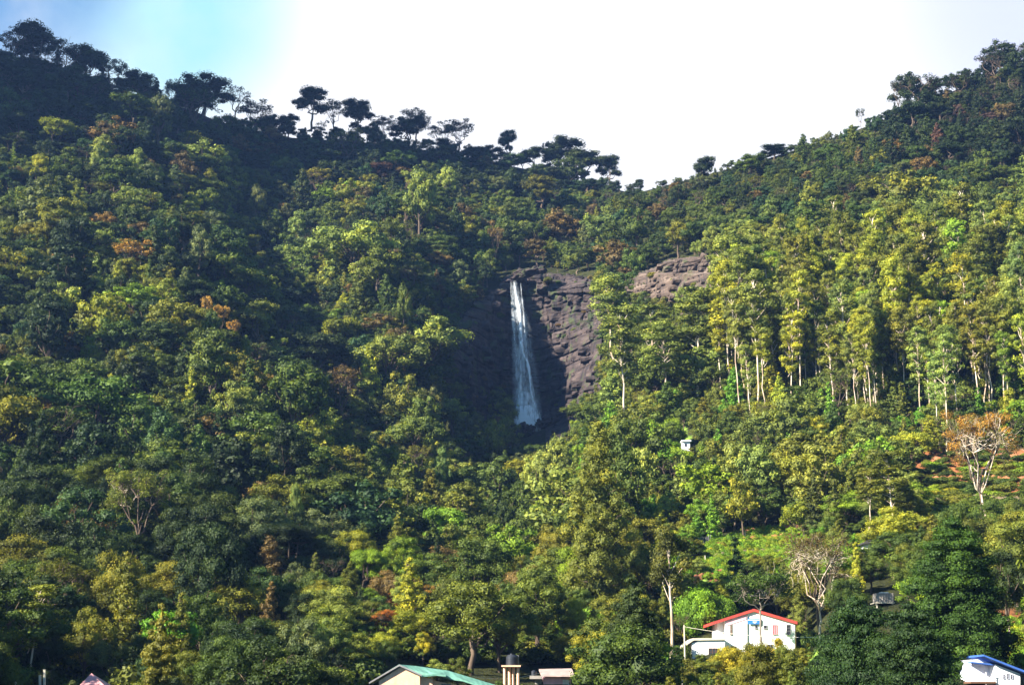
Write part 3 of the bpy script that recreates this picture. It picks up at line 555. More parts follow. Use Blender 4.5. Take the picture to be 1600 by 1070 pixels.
def ordw(i, n):
    W_ = ['leftmost', 'second from left', 'third from left', 'fourth from left', 'fifth from left', 'sixth from left', 'seventh from left', 'eighth from left', 'ninth from left', 'tenth from left']
    if n == 2: return ['left one', 'right one'][i]
    if n == 3: return ['left one', 'middle one', 'right one'][i]
    return W_[i] if i < 10 else '%dth from left' % (i+1)
# in-view test and selection of individuals: at most 300 of each kind, the largest
for t in TREES: t['vis'] = not t.get('far') and -20 < t['u'] < 1620 and t['v']-t['px'] < 1068
SEL = set()
for kd in PROTO:
    L_ = [i for i, t in enumerate(TREES) if t['k'] == kd and t['vis'] and not t.get('veg')]
    L_.sort(key=lambda i: (TREES[i]['single'] is None, -TREES[i]['px']*(.6+.4*TREES[i]['s'][0]/TREES[i]['s'][2])))
    SEL.update(L_[:298])
NOUN = {BL: 'bushy tree', FT: 'flat topped tree', EU: 'eucalyptus', SP: 'sparse tree', SH: 'shrub', VM: 'vine covered mound'}
CAT = {BL: 'tree', FT: 'tree', EU: 'eucalyptus', SP: 'tree', SH: 'shrub', VM: 'vines'}
GRP = {BL: 'bushy broadleaf trees of the forest', FT: 'flat topped trees of the hill forest', EU: 'eucalyptus trees of the right hand grove', SP: 'open branching trees of the hillside', SH: 'low shrubs', VM: 'vine covered mounds on the lower slope'}
labs = {}
for i in SEL:
    t = TREES[i]
    if t['single']: continue
    H_ = {BL: 11, FT: 12, EU: 29, SP: 12, SH: 2, VM: 5}[t['k']]; szw = 'small ' if t['h'] < H_*.75 else 'large ' if t['h'] > H_*1.2 else ''
    nn = 'mounded tea bush' if t.get('tea') else NOUN[t['k']]
    labs.setdefault(szw+WORD[t['col']]+' '+nn+' '+rel(t['u'], t['v']-t['px']*.6), []).append(i)
for l, ii in labs.items():
    ii.sort(key=lambda i: TREES[i]['u'])
    for j, i in enumerate(ii): TREES[i]['label'] = l+((', '+ordw(j, len(ii))) if len(ii) > 1 else '')
rest = []
for i, t in enumerate(TREES):
    if i not in SEL: rest.append(t); continue
    p = PROTO[t['k']][t['var']]; nm = t['k'] if t['k'] != SH else ('tea_bush' if t.get('tea') else 'shrub')
    split = t['k'] in (EU, SP) or t['single'] or t['px'] > 85
    if t['k'] in (SH, VM): split = False
    if split:
        parts(p); o = bpy.data.objects.new(nm, None); ROOT.objects.link(o); c = link('crown', p['crown'], parent=o, col=t['rgb']); q = link('trunk', p['wood'], parent=o)
    else: o = link(nm, p['both'], col=t['rgb'])
    o.location = t['p']; o.scale = t['s']; o.rotation_euler = (t['tilt'], t['tilt']*.7, t['rot'])
    tag(o, t['single'] or t['label'], CAT[t['k']], None if t['single'] else ('tea bushes on the red soil' if t.get('tea') else GRP[t['k']]))

# ---- geometry-node scatter for the uncountable rest
def scatter(name, recs, label, cat):
    me = bpy.data.meshes.new(name); me.from_pydata([tuple(t['p']) for t in recs], [], [])
    protos = sorted({(t['k'], t['var']) for t in recs}); ix = {p: i for i, p in enumerate(protos)}
    def at(n, ty, key, vals): a = me.attributes.new(n, ty, 'POINT'); a.data.foreach_set(key, np.array(vals, dtype=np.int32 if ty == 'INT' else np.float32).ravel())
    at('color', 'FLOAT_COLOR', 'color', [(*t['rgb'], 1) for t in recs]); at('which', 'INT', 'value', [ix[(t['k'], t['var'])] for t in recs])
    at('turn', 'FLOAT_VECTOR', 'vector', [(t['tilt'], t['tilt']*.7, t['rot']) for t in recs]); at('size', 'FLOAT_VECTOR', 'vector', [t['s'] for t in recs])
    o = link(name, me); g = bpy.data.node_groups.new(name, 'GeometryNodeTree')
    for io in ('INPUT', 'OUTPUT'): g.interface.new_socket('Geometry', in_out=io, socket_type='NodeSocketGeometry')
    N = g.nodes.new; L = g.links.new; gi = N('NodeGroupInput'); go = N('NodeGroupOutput'); jn = N('GeometryNodeJoinGeometry')
    def attr(n, ty): a = N('GeometryNodeInputNamedAttribute'); a.data_type = ty; a.inputs['Name'].default_value = n; return a.outputs['Attribute']
    wh, tu, si = attr('which', 'INT'), attr('turn', 'FLOAT_VECTOR'), attr('size', 'FLOAT_VECTOR')
    for pk, i in ix.items():
        src = None
        for ob in ROOT.objects:
            if ob.data is PROTO[pk[0]][pk[1]]['both']: src = ob; break
        if src is None: src = bpy.data.objects.new(pk[0], PROTO[pk[0]][pk[1]]['both'])
        oi = N('GeometryNodeObjectInfo'); oi.inputs['Object'].default_value = src; oi.inputs['As Instance'].default_value = False
        cm = N('FunctionNodeCompare'); cm.data_type = 'INT'; cm.operation = 'EQUAL'; L(wh, cm.inputs[2]); cm.inputs[3].default_value = i
        ip = N('GeometryNodeInstanceOnPoints'); L(gi.outputs[0], ip.inputs['Points']); L(cm.outputs[0], ip.inputs['Selection']); L(oi.outputs['Geometry'], ip.inputs['Instance'])
        L(tu, ip.inputs['Rotation']); L(si, ip.inputs['Scale']); L(ip.outputs[0], jn.inputs[0])
    L(jn.outputs[0], go.inputs[0]); md = o.modifiers.new('scatter', 'NODES'); md.node_group = g
    return tag(o, label, cat, kind='stuff')
scatter('forest', [t for t in rest if not t.get('veg')], 'dense green forest canopy filling the hillsides between the larger trees', 'forest')
#==PART2==
# ------------------------------------------------------------------ special trees, built one by one
def special(nm, s, bk, u, vt, vb, wp, hb, rb, col, label, D=None, cat='tree', tilt=0):
    D = D or Dmap(u, vb); k = (vb-vt)/F*D/hb; kw = (wp/2/F*D)/rb; p = W(u, vb, D)
    o = bpy.data.objects.new(nm, None); ROOT.objects.link(o); link('crown', s.crown_mesh('crown'), parent=o, col=C[col] if isinstance(col, str) else col); link('trunk', s.wood_mesh('trunk', bk), parent=o)
    o.location = p; o.scale = (kw, kw, k); o.rotation_euler = (0, tilt, 0); return tag(o, label, cat)
special('eucalyptus_tree', tallb(61, 32, 7, .26, 95, .12), BDARK, 938, 662, 985, 142, 32, 7.2, (.145, .145, .030), 'giant conical olive tree with dark trunk, tallest tree in the centre')
special('conifer_tree', conif(62, 26, 9, .26, 22, 11, .42, .04), BDARK, 1505, 818, 1092, 190, 26, 9, (.034, .066, .012), 'largest dark green conifer rising at the lower right', D=160, cat='conifer')
special('conifer_tree', conif(63, 16, 9, .22, 15, 12, .4, .04), BDARK, 1345, 948, 1165, 190, 16, 9, (.022, .045, .014), 'low broad blackish conifer right of the white house', cat='conifer')
special('conifer_tree', conif(64, 16, 7, .22, 15, 11, .45, .04), BDARK, 1432, 955, 1172, 170, 16, 7, (.022, .042, .014), 'blackish conifer between the broad low one and the largest one', cat='conifer')
special('conifer_tree', conif(65, 10, 2.3, .24, 13, 7, .8, .03), BDARK, 1152, 842, 962, 62, 10, 2.6, (.030, .055, .018), 'narrow dark cypress in front of the vegetable field', cat='conifer')
special('conifer_tree', conif(66, 12, 2.4, .26, 14, 7, .5, .04), BDARK, 1275, 738, 842, 44, 12, 2.6, (.07, .075, .02), 'dark columnar tree at the right end of the vegetable field', cat='conifer')
special('conifer_tree', conif(67, 10, 2.2, .26, 12, 6, .6, .14), BDARK, 1306, 755, 842, 38, 10, 2.4, (.08, .085, .02), 'shorter columnar tree right beside the dark columnar one', cat='conifer')
special('conifer_tree', conif(68, 14, 4.5, .22, 13, 8, .45, .42), BMID, 993, 915, 1085, 84, 14, 4.5, (.040, .055, .016), 'dark shaggy tree with bare pale trunk left of the white house annex', D=165, cat='conifer')
special('conifer_tree', conif(69, 14, 4.5, .22, 16, 8, .5, .05), BDARK, 243, 965, 1165, 92, 14, 4.6, (.15, .13, .025), 'shaggy yellowish conifer at the bottom left of centre', cat='conifer')
special('eucalyptus_tree', euc(70, 18, 3.0, .26, .60, 14, .42), BPALE, 1050, 838, 1046, 66, 18, 3.6, (.09, .085, .02), 'tree with thick pale straight trunk left of the white house', D=196)
special('broadleaf_tree', wisp(71, 11, 5.5, .26, 40, 1.25, 1, .22, .5), BMID, 1190, 898, 1013, 118, 11, 5.8, (.055, .085, .018), 'dark leaved tree whose trunk stands before the white house gable', D=216)
special('broadleaf_tree', broad(72, 6, 3, .24, .1, 20, .3), BDARK, 268, 955, 1030, 90, 6, 3.2, (.12, .24, .025), 'vivid lime creeper covered tree behind the shaggy yellowish conifer', D=175)
special('broadleaf_tree', broad(73, 10, 4.6, .26, .12, 34, .26), BDARK, 1500, 790, 905, 70, 10, 5, C['green'], 'green tree just above the largest dark conifer')
special('eucalyptus_tree', wisp(74, 22, 8, .28, 54, .2, 1, .30, .3), BPALE, 1282, 845, 1004, 122, 22, 8.5, (.15, .12, .05), 'bare bleached spreading tree behind the right end of the white house')
special('eucalyptus_tree', wisp(75, 20, 8, .30, 44, .5, 1, .38, .35), BPALE, 206, 738, 892, 104, 20, 8.4, (.13, .135, .03), 'tree with bright forked white trunk on the lower left slope')
special('eucalyptus_tree', wisp(76, 24, 9, .26, 56, .16, 1, .34, .3), BPALE, 1540, 640, 826, 120, 24, 9.5, (.16, .13, .05), 'wide white limbed tree with rusty foliage above the tea field')

# ------------------------------------------------------------------ rock
def rockmat(name, c, sc_=1.0):
    m, nt, b = mat(name, .85, .25)
    n = noise(nt, .22*sc_, 8, rough=.65, sc3=(.4, .4, 3.2)); k = ramp(nt, n, [(.3, c[0]), (.48, c[1]), (.6, c[2]), (.74, c[3])])
    st = noise(nt, .35*sc_, 5, rough=.6, sc3=(1, 1, .12)); k2 = mixrgb(nt, ramp(nt, st, [(.5, (0, 0, 0)), (.62, (.8, .8, .8))]), k, c[4])
    mo = noise(nt, .16, 5); k3 = mixrgb(nt, ramp(nt, mo, [(.56, (0, 0, 0)), (.64, (.8, .8, .8))]), k2, (.045, .06, .02))
    nt.links.new(k3, b.inputs['Base Color']); bump(nt, b, noise(nt, 1.4, 8, rough=.7, sc3=(1, 1, 2)), .9, .5); return m
ROCK = rockmat('shade_darkened_rock', [(.013, .010, .010), (.040, .028, .026), (.070, .050, .045), (.13, .098, .085), (.013, .011, .014)])  # rock colours darkened to stand in for the shade on the cliff
PROCK = rockmat('dry_rock', [(.03, .02, .017), (.085, .058, .045), (.15, .108, .085), (.27, .21, .17), (.04, .032, .03)])
def h1(*a): 
    x = math.sin(sum(q*k for q, k in zip(a, (12.9898, 78.233, 37.719))))*43758.5453; return x-math.floor(x)
def relief(x, z, amp, bw=5.0, bh=4.2):
    zz = z+.45*fnoise(x, z, 18, 2, 2)+.2*fnoise(x, z, 2.0, 3, 8); xx = x+1.3*fnoise(x, z, 9, 3, 21)+.5*fnoise(x, z, 2, 3, 4)
    k = math.floor(zz/bh); f = zz/bh-k; j = math.floor((xx+h1(k, 3)*bw*.3)/bw); g = (xx+h1(k, 3)*bw*.3)/bw-j
    r = h1(k, 7)*1.0+h1(j, 5)*1.4+h1(j, k, 1)*.9
    r -= 2.4*math.exp(-(min(f, 1-f)/.06)**2)*(.2+h1(k, 9)*h1(j, k)*1.6) + 1.6*math.exp(-(min(g, 1-g)/.045)**2)*(.2+h1(j, 2, k))
    k2 = math.floor(zz/1.3+.4*h1(j, 4)); j2 = math.floor(xx/3.1+h1(k2, 2)); r += 1.0*h1(k2, j2, 5)-.5*math.exp(-((zz/1.3+.4*h1(j, 4)-k2)/.12)**2)+.25*h1(math.floor(zz/.62), j)+.5*fnoise(x, z, 5, 4, 30)+.45*abs(fnoise(x, z, 2.2, 4, 33))
    return r*amp
def WD(v): return 561-8*(v-440)/230     # distance of the falling water
def cliffmesh(name, P, u0, u1, v0, v1, st, amp, off, m, water=False, bw=5, bh=4.2, dfun=None):
    uu = np.arange(u0, u1, st); vv = np.arange(v0, v1, st); V = []; ins = []
    for u in uu:
        for v in vv:
            D = dfun(u, v) if dfun else Dmap(u, v); x = (u-800)/F*D; z = tt(v)*D
            i_ = inpoly(u+6*fnoise(u, v, 14, 3, 1), v+5*fnoise(u, v, 12, 3, 2), P); d = D-off-relief(x, z, amp, bw, bh) if i_ else D+3
            if water and i_ and 786 < u < 852 and v > 440: d = max(d, WD(v)+1.0+.8*fnoise(x, z, 4))
            if water and i_ and 838 < u < 925 and 440 < v < 457: d -= 3.0
            if water and i_ and 790 < u < 846 and v < 440: d -= 2.5
            p = W(u, v, d); V.append((p.x, p.y, p.z)); ins.append(i_)
    nv = len(vv); I = np.arange(len(uu)*nv).reshape(len(uu), nv); q = np.stack([I[:-1, :-1], I[:-1, 1:], I[1:, 1:], I[1:, :-1]], -1).reshape(-1, 4)
    ins = np.array(ins); q = q[ins[q].any(1)]; return link(name, mesh(name, np.array(V), q, [m]))
CP_ = [(700, 560), (712, 505), (745, 470), (775, 452), (792, 430), (812, 420), (850, 424), (930, 436), (944, 480), (938, 560), (938, 620), (905, 640), (900, 690), (870, 712), (840, 705), (800, 704), (760, 690), (725, 660), (705, 620)]
tag(cliffmesh('rock_cliff', CP_, 690, 960, 408, 720, 1.25, 1.05, 1.5, ROCK, True, 7.0, 5.2), kind='structure')
OP_ = [(984, 438), (1010, 425), (1040, 408), (1100, 398), (1128, 410), (1130, 445), (1110, 470), (1072, 482), (1066, 512), (1050, 500), (1045, 474), (985, 480)]
tag(cliffmesh('outcrop_bed', OP_, 970, 1140, 390, 520, 1.6, .6, 1.0, PROCK, False, 7.0, 2.0, dfun=lambda u, v: Dmap(u, 480)+(0 if v > 428 else (Dmap(u, v)-Dmap(u, 480))*(428-v)/26.)), kind='structure')
def blocks(name, P, u0, u1, v0, v1, dfun, lay, wid, pro, m, fill, seed, parent=None):
    """courses of broken rock standing out of the face"""
    r = np.random.default_rng(seed); V = []; Fb = []; v = v1
    while v > v0:
        D0 = dfun((u0+u1)/2, v); th = r.uniform(*lay); dv = th*F/D0; u = u0+r.uniform(0, 10); co = r.uniform(0, pro*.8)
        while u < u1:
            wd = r.uniform(*wid)*F/D0; uc, vc = u+wd/2, v-dv/2
            if inpoly(uc, vc, P) and r.random() < fill and not (P is CP_ and 792 < uc < 850 and v > 436):
                pr = co+r.uniform(0, pro); n = len(V); nu, nv = 6, 4; d = dfun(uc, vc); sk = r.normal()*1.0; base = W(uc, vc, d)
                for b_ in range(nv):
                    for a in range(nu):
                        fu = a/(nu-1); fv = b_/(nv-1); ed = (abs(fu-.5)*2)**6*.35+(abs(fv-.5)*2)**6*.25
                        uu = u+wd*fu*.985+r.normal()*.35; vv = v-dv*fv*.97+r.normal()*.3+sk*(fu-.5)*2
                        V.append(tuple(W(uu, vv, d-pr+ed+r.normal()*.1+.35*fnoise(uu, vv, 7, 3, seed))))
                ring = [n+a for a in range(nu)]+[n+b_*nu+nu-1 for b_ in range(1, nv)]+[n+(nv-1)*nu+a for a in range(nu-2, -1, -1)]+[n+b_*nu for b_ in range(nv-2, 0, -1)]
                for b_ in range(nv-1):
                    for a in range(nu-1): Fb.append((n+b_*nu+a, n+b_*nu+a+1, n+(b_+1)*nu+a+1, n+(b_+1)*nu+a))
                k = len(V); V += [(V[i][0], V[i][1]+pr+3.5, V[i][2]) for i in ring]
                for i in range(len(ring)): j = (i+1) % len(ring); Fb.append((ring[i], k+i, k+j, ring[j]))
            u += wd
        v -= dv
    return V, Fb
def blockobj(name, V, Fb, m):
    import bmesh
    me = bpy.data.meshes.new(name); me.from_pydata(V, [], Fb); bm = bmesh.new(); bm.from_mesh(me); bmesh.ops.recalc_face_normals(bm, faces=bm.faces); bm.to_mesh(me); bm.free(); me.materials.append(m); return link(name, me)
V1, F1 = blocks('x', CP_, 700, 945, 432, 690, lambda u, v: Dmap(u, v)-2.0, (1.2, 3.4), (3, 9), 1.5, ROCK, .62, 5)
tag(blockobj('rock_ledges', V1, F1, ROCK), kind='structure')
V2, F2 = blocks('x', OP_, 975, 1135, 402, 500, lambda u, v: Dmap(u, 480)+(480-v)*.09+(0 if v > 420 else (420-v)*.25)-2.5, (.7, 1.7), (2, 6.5), 1.9, PROCK, .97, 9)
tag(blockobj('rock_outcrop', V2, F2, PROCK), 'pale brown layered rock outcrop right of the waterfall', 'rock face')
def boulder(u, v, D, r, label, m, seed, sq=(1, .9, .7), rot=0):
    import bmesh
    bm = bmesh.new(); bmesh.ops.create_icosphere(bm, subdivisions=4, radius=1)
    for x in bm.verts:
        n = x.co.normalized(); c = Vector((round(n.x*1.6), round(n.y*1.6), round(n.z*1.6)))
        k = .82+.22*mnoise.cell(n*1.7+Vector((seed, 0, 0)))+.16*fnoise(n.x+seed, n.y+n.z, .5, 3, seed)+.05*fnoise(n.x*3+seed, n.z*3+n.y, .4, 3, seed)
        x.co = Vector((n.x*sq[0], n.y*sq[1], n.z*sq[2]))*k*r
    me = bpy.data.meshes.new('boulder'); bm.to_mesh(me); bm.free(); me.materials.append(m); o = link('boulder', me, W(u, v, D)); o.rotation_euler = (0, rot, seed); return tag(o, label, 'boulder')
boulder(822, 672, 549, 4.4, 'dark wedge boulder at the very foot of the waterfall', ROCK, 1.3)
boulder(866, 652, 551, 5.0, 'brown tilted boulder right of the waterfall foot', ROCK, 2.9, (1.25, 1, .6), .35)
boulder(880, 676, 546, 4.0, 'rough boulder below the brown tilted boulder', ROCK, 4.1, (1.3, 1, .8))
boulder(822, 428, 560, 3.8, 'flat slab on the lip above the waterfall', ROCK, 5.7, (2, 1, .45), -.12)
boulder(842, 422, 560, 2.5, 'small dark boulder right of the flat slab above the falls', ROCK, 6.2, (1.3, 1, .7))
boulder(806, 668, 551, 2.4, 'small dark boulder at the left edge of the splash', ROCK, 9.7, (1.2, 1, .8))
boulder(843, 662, 549, 2.0, 'small wet boulder standing inside the splash', ROCK, 11.3, (1, 1, .9))
boulder(846, 690, 544, 3.2, 'dark boulder in the stream below the waterfall', ROCK, 8.8, (1, 1, .8))

# ------------------------------------------------------------------ waterfall
m = bpy.data.materials.new('falling_water'); m.use_nodes = True; nt = m.node_tree; nt.nodes.clear()
uvn = nt.nodes.new('ShaderNodeAttribute'); uvn.attribute_name = 'flow'; mp = nt.nodes.new('ShaderNodeMapping'); nt.links.new(uvn.outputs['Vector'], mp.inputs[0]); mp.inputs['Scale'].default_value = (.75, .16, 1)
nn = nt.nodes.new('ShaderNodeTexNoise'); nt.links.new(mp.outputs[0], nn.inputs[0]); nn.inputs['Scale'].default_value = 1; nn.inputs['Detail'].default_value = 6; nn.inputs['Roughness'].default_value = .65
da = nt.nodes.new('ShaderNodeAttribute'); da.attribute_name = 'dens'
mr = nt.nodes.new('ShaderNodeMapRange'); nt.links.new(nn.outputs['Fac'], mr.inputs[0]); mr.inputs[1].default_value = .36; mr.inputs[2].default_value = .66; mr.inputs[3].default_value = .1; mr.inputs[4].default_value = 1.35
mu = nt.nodes.new('ShaderNodeMath'); mu.operation = 'MULTIPLY'; mu.use_clamp = True; nt.links.new(mr.outputs[0], mu.inputs[0]); nt.links.new(da.outputs['Fac'], mu.inputs[1])
df = nt.nodes.new('ShaderNodeBsdfDiffuse'); df.inputs[0].default_value = (.88, .92, .97, 1); tl = nt.nodes.new('ShaderNodeBsdfTranslucent'); tl.inputs[0].default_value = (.88, .92, .97, 1)
a1 = nt.nodes.new('ShaderNodeMixShader'); a1.inputs[0].default_value = .35; nt.links.new(df.outputs[0], a1.inputs[1]); nt.links.new(tl.outputs[0], a1.inputs[2])
tp = nt.nodes.new('ShaderNodeBsdfTransparent'); a2 = nt.nodes.new('ShaderNodeMixShader'); nt.links.new(mu.outputs[0], a2.inputs[0]); nt.links.new(tp.outputs[0], a2.inputs[1]); nt.links.new(a1.outputs[0], a2.inputs[2])
oo = nt.nodes.new('ShaderNodeOutputMaterial'); nt.links.new(a2.outputs[0], oo.inputs[0]); WATER = m
wf_ = bpy.data.objects.new('waterfall', None); ROOT.objects.link(wf_); wf_.location = W(820, 668, WD(668)); tag(wf_, 'white waterfall dropping down the dark rock cliff', 'waterfall'); wf_['kind'] = 'structure'; del wf_['label']; del wf_['category']
def ribbon(nm, path, dd, dens, seed, thick=.5):
    """path: (v, u left, u right) rows; a curved sheet with its own relief"""
    vs = np.arange(path[0][0], path[-1][0], 1.5); n = 9; V = []; A = []; Fw = []; pv = [a[0] for a in path]; o0 = wf_.location
    for v in vs:
        l = np.interp(v, pv, [a[1] for a in path])+1.2*fnoise(v, seed, 14, 3, seed); r_ = np.interp(v, pv, [a[2] for a in path])+1.5*fnoise(v, seed, 12, 3, seed+5)
        t = (v-path[0][0])/(path[-1][0]-path[0][0])
        for j in range(n):
            s_ = j/(n-1); u = l+(r_-l)*s_; p = W(u, v, WD(v)-dd-thick*math.sin(math.pi*s_)-.5*t-.2*fnoise(u, v, 5, 2, seed))-o0; V.append(tuple(p))
            A.append(dens*math.sin(math.pi*min(1, max(0, s_)))**.7*min(1, t*14+.25)*min(1, (1-t)*8+.15)); Fw.append((p.x+seed*7, p.z, 0))
    I = np.arange(len(vs)*n).reshape(len(vs), n); q = np.stack([I[:-1, :-1], I[:-1, 1:], I[1:, 1:], I[1:, :-1]], -1).reshape(-1, 4)
    me = mesh(nm, np.array(V), q, [WATER], smooth=True); a = me.attributes.new('dens', 'FLOAT', 'POINT'); a.data.foreach_set('value', np.array(A, np.float32)); a = me.attributes.new('flow', 'FLOAT_VECTOR', 'POINT'); a.data.foreach_set('vector', np.array(Fw, np.float32).ravel())
    return link(nm, me, parent=wf_)
ribbon('water_veil', [(438, 801, 808), (470, 800, 818), (510, 799, 830), (560, 799, 838), (600, 800, 842), (640, 799, 848), (670, 796, 852)], 0, .34, 1)
ribbon('water_veil', [(440, 797, 803), (520, 799, 807), (600, 801, 813), (640, 802, 822), (668, 801, 826)], .5, .36, 2)
ribbon('water_strand', [(440, 801, 806), (470, 804, 812), (500, 807, 817), (530, 809, 820), (560, 808, 822), (600, 810, 826), (640, 808, 828), (662, 806, 830)], .9, .42, 3)
ribbon('water_strand', [(441, 802, 805), (460, 805, 808.5), (480, 809, 814), (505, 810.5, 817), (535, 812, 817), (552, 815, 819.5), (566, 821, 827), (580, 824.5, 829), (610, 828, 832), (640, 831, 838), (660, 832, 841)], 1.5, 1.6, 4)
ribbon('water_strand', [(442, 813, 815), (500, 817, 821), (560, 820, 826), (600, 828, 834), (640, 832, 842), (668, 834, 848)], 1.1, .45, 5)
ribbon('water_strand', [(560, 812, 815), (590, 811, 816), (620, 808, 816), (650, 806, 816)], 1.6, .9, 8)
ribbon('splash', [(610, 812, 828), (628, 806, 838), (645, 801, 846), (662, 797, 852), (676, 794, 856)], 2.0, 1.0, 6, 1.5)
ribbon('splash', [(632, 810, 832), (650, 803, 846), (668, 799, 850)], 3.2, 1.6, 7, 1.5)
ribbon('lower_cascade', [(684, 834, 838), (700, 835, 841), (716, 834, 842), (724, 834, 841)], 9, .9, 9)

# ------------------------------------------------------------------ buildings
def plain(name, c, rough=.8, var=.15, sc_=1.5):
    m, nt, b = mat(name, rough, .25); n = noise(nt, sc_, 6); k = ramp(nt, n, [(.3, tuple(x*(1-var) for x in c)), (.7, tuple(min(.9, x*(1+var)) for x in c))])
    st = noise(nt, sc_, 4, sc3=(2, 2, .2)); k = mixrgb(nt, ramp(nt, st, [(.55, (0, 0, 0)), (.72, (.35, .35, .35))]), k, tuple(x*.65 for x in c)); nt.links.new(k, b.inputs['Base Color']); return m
def corrugated(name, c):
    m, nt, b = mat(name, .5, .4); t = nt.nodes.new('ShaderNodeTexCoord'); wv = nt.nodes.new('ShaderNodeTexWave'); wv.inputs['Scale'].default_value = 2.2; wv.inputs['Distortion'].default_value = .1; nt.links.new(t.outputs['Object'], wv.inputs[0])
    n = noise(nt, 1.0, 6); nt.links.new(ramp(nt, n, [(.3, tuple(x*.75 for x in c)), (.7, tuple(x*1.15 for x in c))]), b.inputs['Base Color']); bump(nt, b, wv.outputs['Fac'], .5, .05); return m
WHITE = plain('white_plaster', (.74, .72, .70)); PEACH = plain('peach_plaster', (.70, .42, .27)); RED = corrugated('red_roof', (.42, .045, .03)); GREEN = corrugated('green_roof', (.15, .34, .25)); BLUE = plain('blue_trim', (.035, .10, .34))
GLASS, _, gb = mat('window_glass', .15, .5); gb.inputs['Base Color'].default_value = (.03, .03, .035, 1)
BROWN = plain('brown_frame', (.12, .06, .035)); PINK = plain('pink_paint', (.62, .22, .24)); PINKR = corrugated('pink_roof', (.55, .25, .24)); PINKW = plain('pink_plaster', (.75, .42, .48)); TILE = corrugated('pale_tile_roof', (.42, .30, .27))
CONC = plain('concrete', (.26, .23, .20)); BLACK, _, bb = mat('black_plastic', .4, .4); bb.inputs['Base Color'].default_value = (.02, .022, .028, 1); GREY = plain('grey_paint', (.20, .19, .19)); CREAM = plain('cream_concrete', (.50, .45, .34)); LAV = plain('pale_blue_plaster', (.55, .56, .66)); DKROOF = corrugated('dark_roof', (.05, .045, .045)); TURQ = plain('turquoise_paint', (.1, .42, .42)); SIGNB = plain('sign_blue', (.03, .16, .48)); WOOD = plain('weathered_wood', (.25, .2, .15))
class MB:
    def __init__(s, o=(0, 0, 0)): s.v = []; s.f = []; s.o = Vector(o)
    def prism(s, pts, D, th, Dl=None):
        """polygon given in photo pixels on the plane at distance D (or one distance per corner), th metres thick"""
        Ds = Dl or [D]*len(pts); n = len(s.v); k = len(pts); fr = [W(u, v, d)-s.o for (u, v), d in zip(pts, Ds)]
        s.v += [tuple(p) for p in fr]+[tuple(p+Vector((0, th, 0))) for p in fr]; s.f += [tuple(range(n, n+k)), tuple(range(n+2*k-1, n+k-1, -1))]
        for i in range(k): j = (i+1) % k; s.f.append((n+i, n+k+i, n+k+j, n+j))
    def rect(s, u0, v0, u1, v1, D, th): s.prism([(u0, v0), (u1, v0), (u1, v1), (u0, v1)], D, th)
    def slab(s, pts, Ds, dz):
        n = len(s.v); k = len(pts); fr = [W(u, v, d)-s.o for (u, v), d in zip(pts, Ds)]; s.v += [tuple(p) for p in fr]+[tuple(p-Vector((0, 0, dz))) for p in fr]; s.f += [tuple(range(n, n+k)), tuple(range(n+2*k-1, n+k-1, -1))]
        for i in range(k): j = (i+1) % k; s.f.append((n+i, n+k+i, n+k+j, n+j))
    def cyl(s, u, v0, v1, D, r0, r1=None, n=14):
        r1 = r0 if r1 is None else r1; a = W(u, v0, D)-s.o; b = W(u, v1, D)-s.o; b.x = a.x; k = len(s.v)
        for p, r in ((a, r0), (b, r1)): s.v += [(p.x+r*math.cos(i/n*6.2832), p.y+r*math.sin(i/n*6.2832), p.z) for i in range(n)]
        s.f += [tuple(range(k, k+n)), tuple(range(k+2*n-1, k+n-1, -1))]+[(k+i, k+(i+1) % n, k+n+(i+1) % n, k+n+i) for i in range(n)]
    def wire(s, a, b, r=.012, sag=.4, n=14):
        a = Vector(a)-s.o; b = Vector(b)-s.o; k = len(s.v); dx = (b-a).normalized(); up = Vector((0, 0, 1)); sd = dx.cross(up).normalized()
        for i in range(n): 
            t = i/(n-1); p = a.lerp(b, t)-up*sag*4*t*(1-t); s.v += [tuple(p+up*r), tuple(p+sd*r-up*r*.5), tuple(p-sd*r-up*r*.5)]
        for i in range(n-1):
            for j in range(3): q = k+i*3; s.f.append((q+j, q+(j+1) % 3, q+3+(j+1) % 3, q+3+j))
    def build(s, name, m, parent=None):
        import bmesh
        me = bpy.data.meshes.new(name); me.from_pydata(s.v, [], s.f); bm = bmesh.new(); bm.from_mesh(me); bmesh.ops.recalc_face_normals(bm, faces=bm.faces); bm.to_mesh(me); bm.free(); me.materials.append(m)
        o = link(name, me, s.o if not parent else (0, 0, 0), parent); return o
def root(name, u, v, D, label, cat, group=None):
    o = bpy.data.objects.new(name, None); ROOT.objects.link(o); o.location = W(u, v, D); return tag(o, label, cat, group)
def P_(o): return MB(o.location)
def window(o, u0, v0, u1, v1, D, fm, nx=2, ny=2, pane=GLASS, fw=.8, sill=True):
    m = P_(o); m.rect(u0, v0, u1, v1, D-.02, .10); g = None
    f = P_(o); f.rect(u0-fw, v0-fw, u1+fw, v0, D-.07, .2); f.rect(u0-fw, v1, u1+fw, v1+fw, D-.07, .2); f.rect(u0-fw, v0, u0, v1, D-.07, .2); f.rect(u1, v0, u1+fw, v1, D-.07, .2)
    for i in range(1, nx): x = u0+(u1-u0)*i/nx; f.rect(x-fw*.35, v0, x+fw*.35, v1, D-.06, .05)
    for i in range(1, ny): y = v0+(v1-v0)*i/ny; f.rect(u0, y-fw*.3, u1, y+fw*.3, D-.055, .05)
    w_ = f.build('window', fm, o); m.build('pane', pane, w_)
    if sill: s_ = P_(o); s_.rect(u0-fw*1.6, v1+fw, u1+fw*1.6, v1+fw*1.7, D-.16, .25); s_.build('sill', CONC, w_)
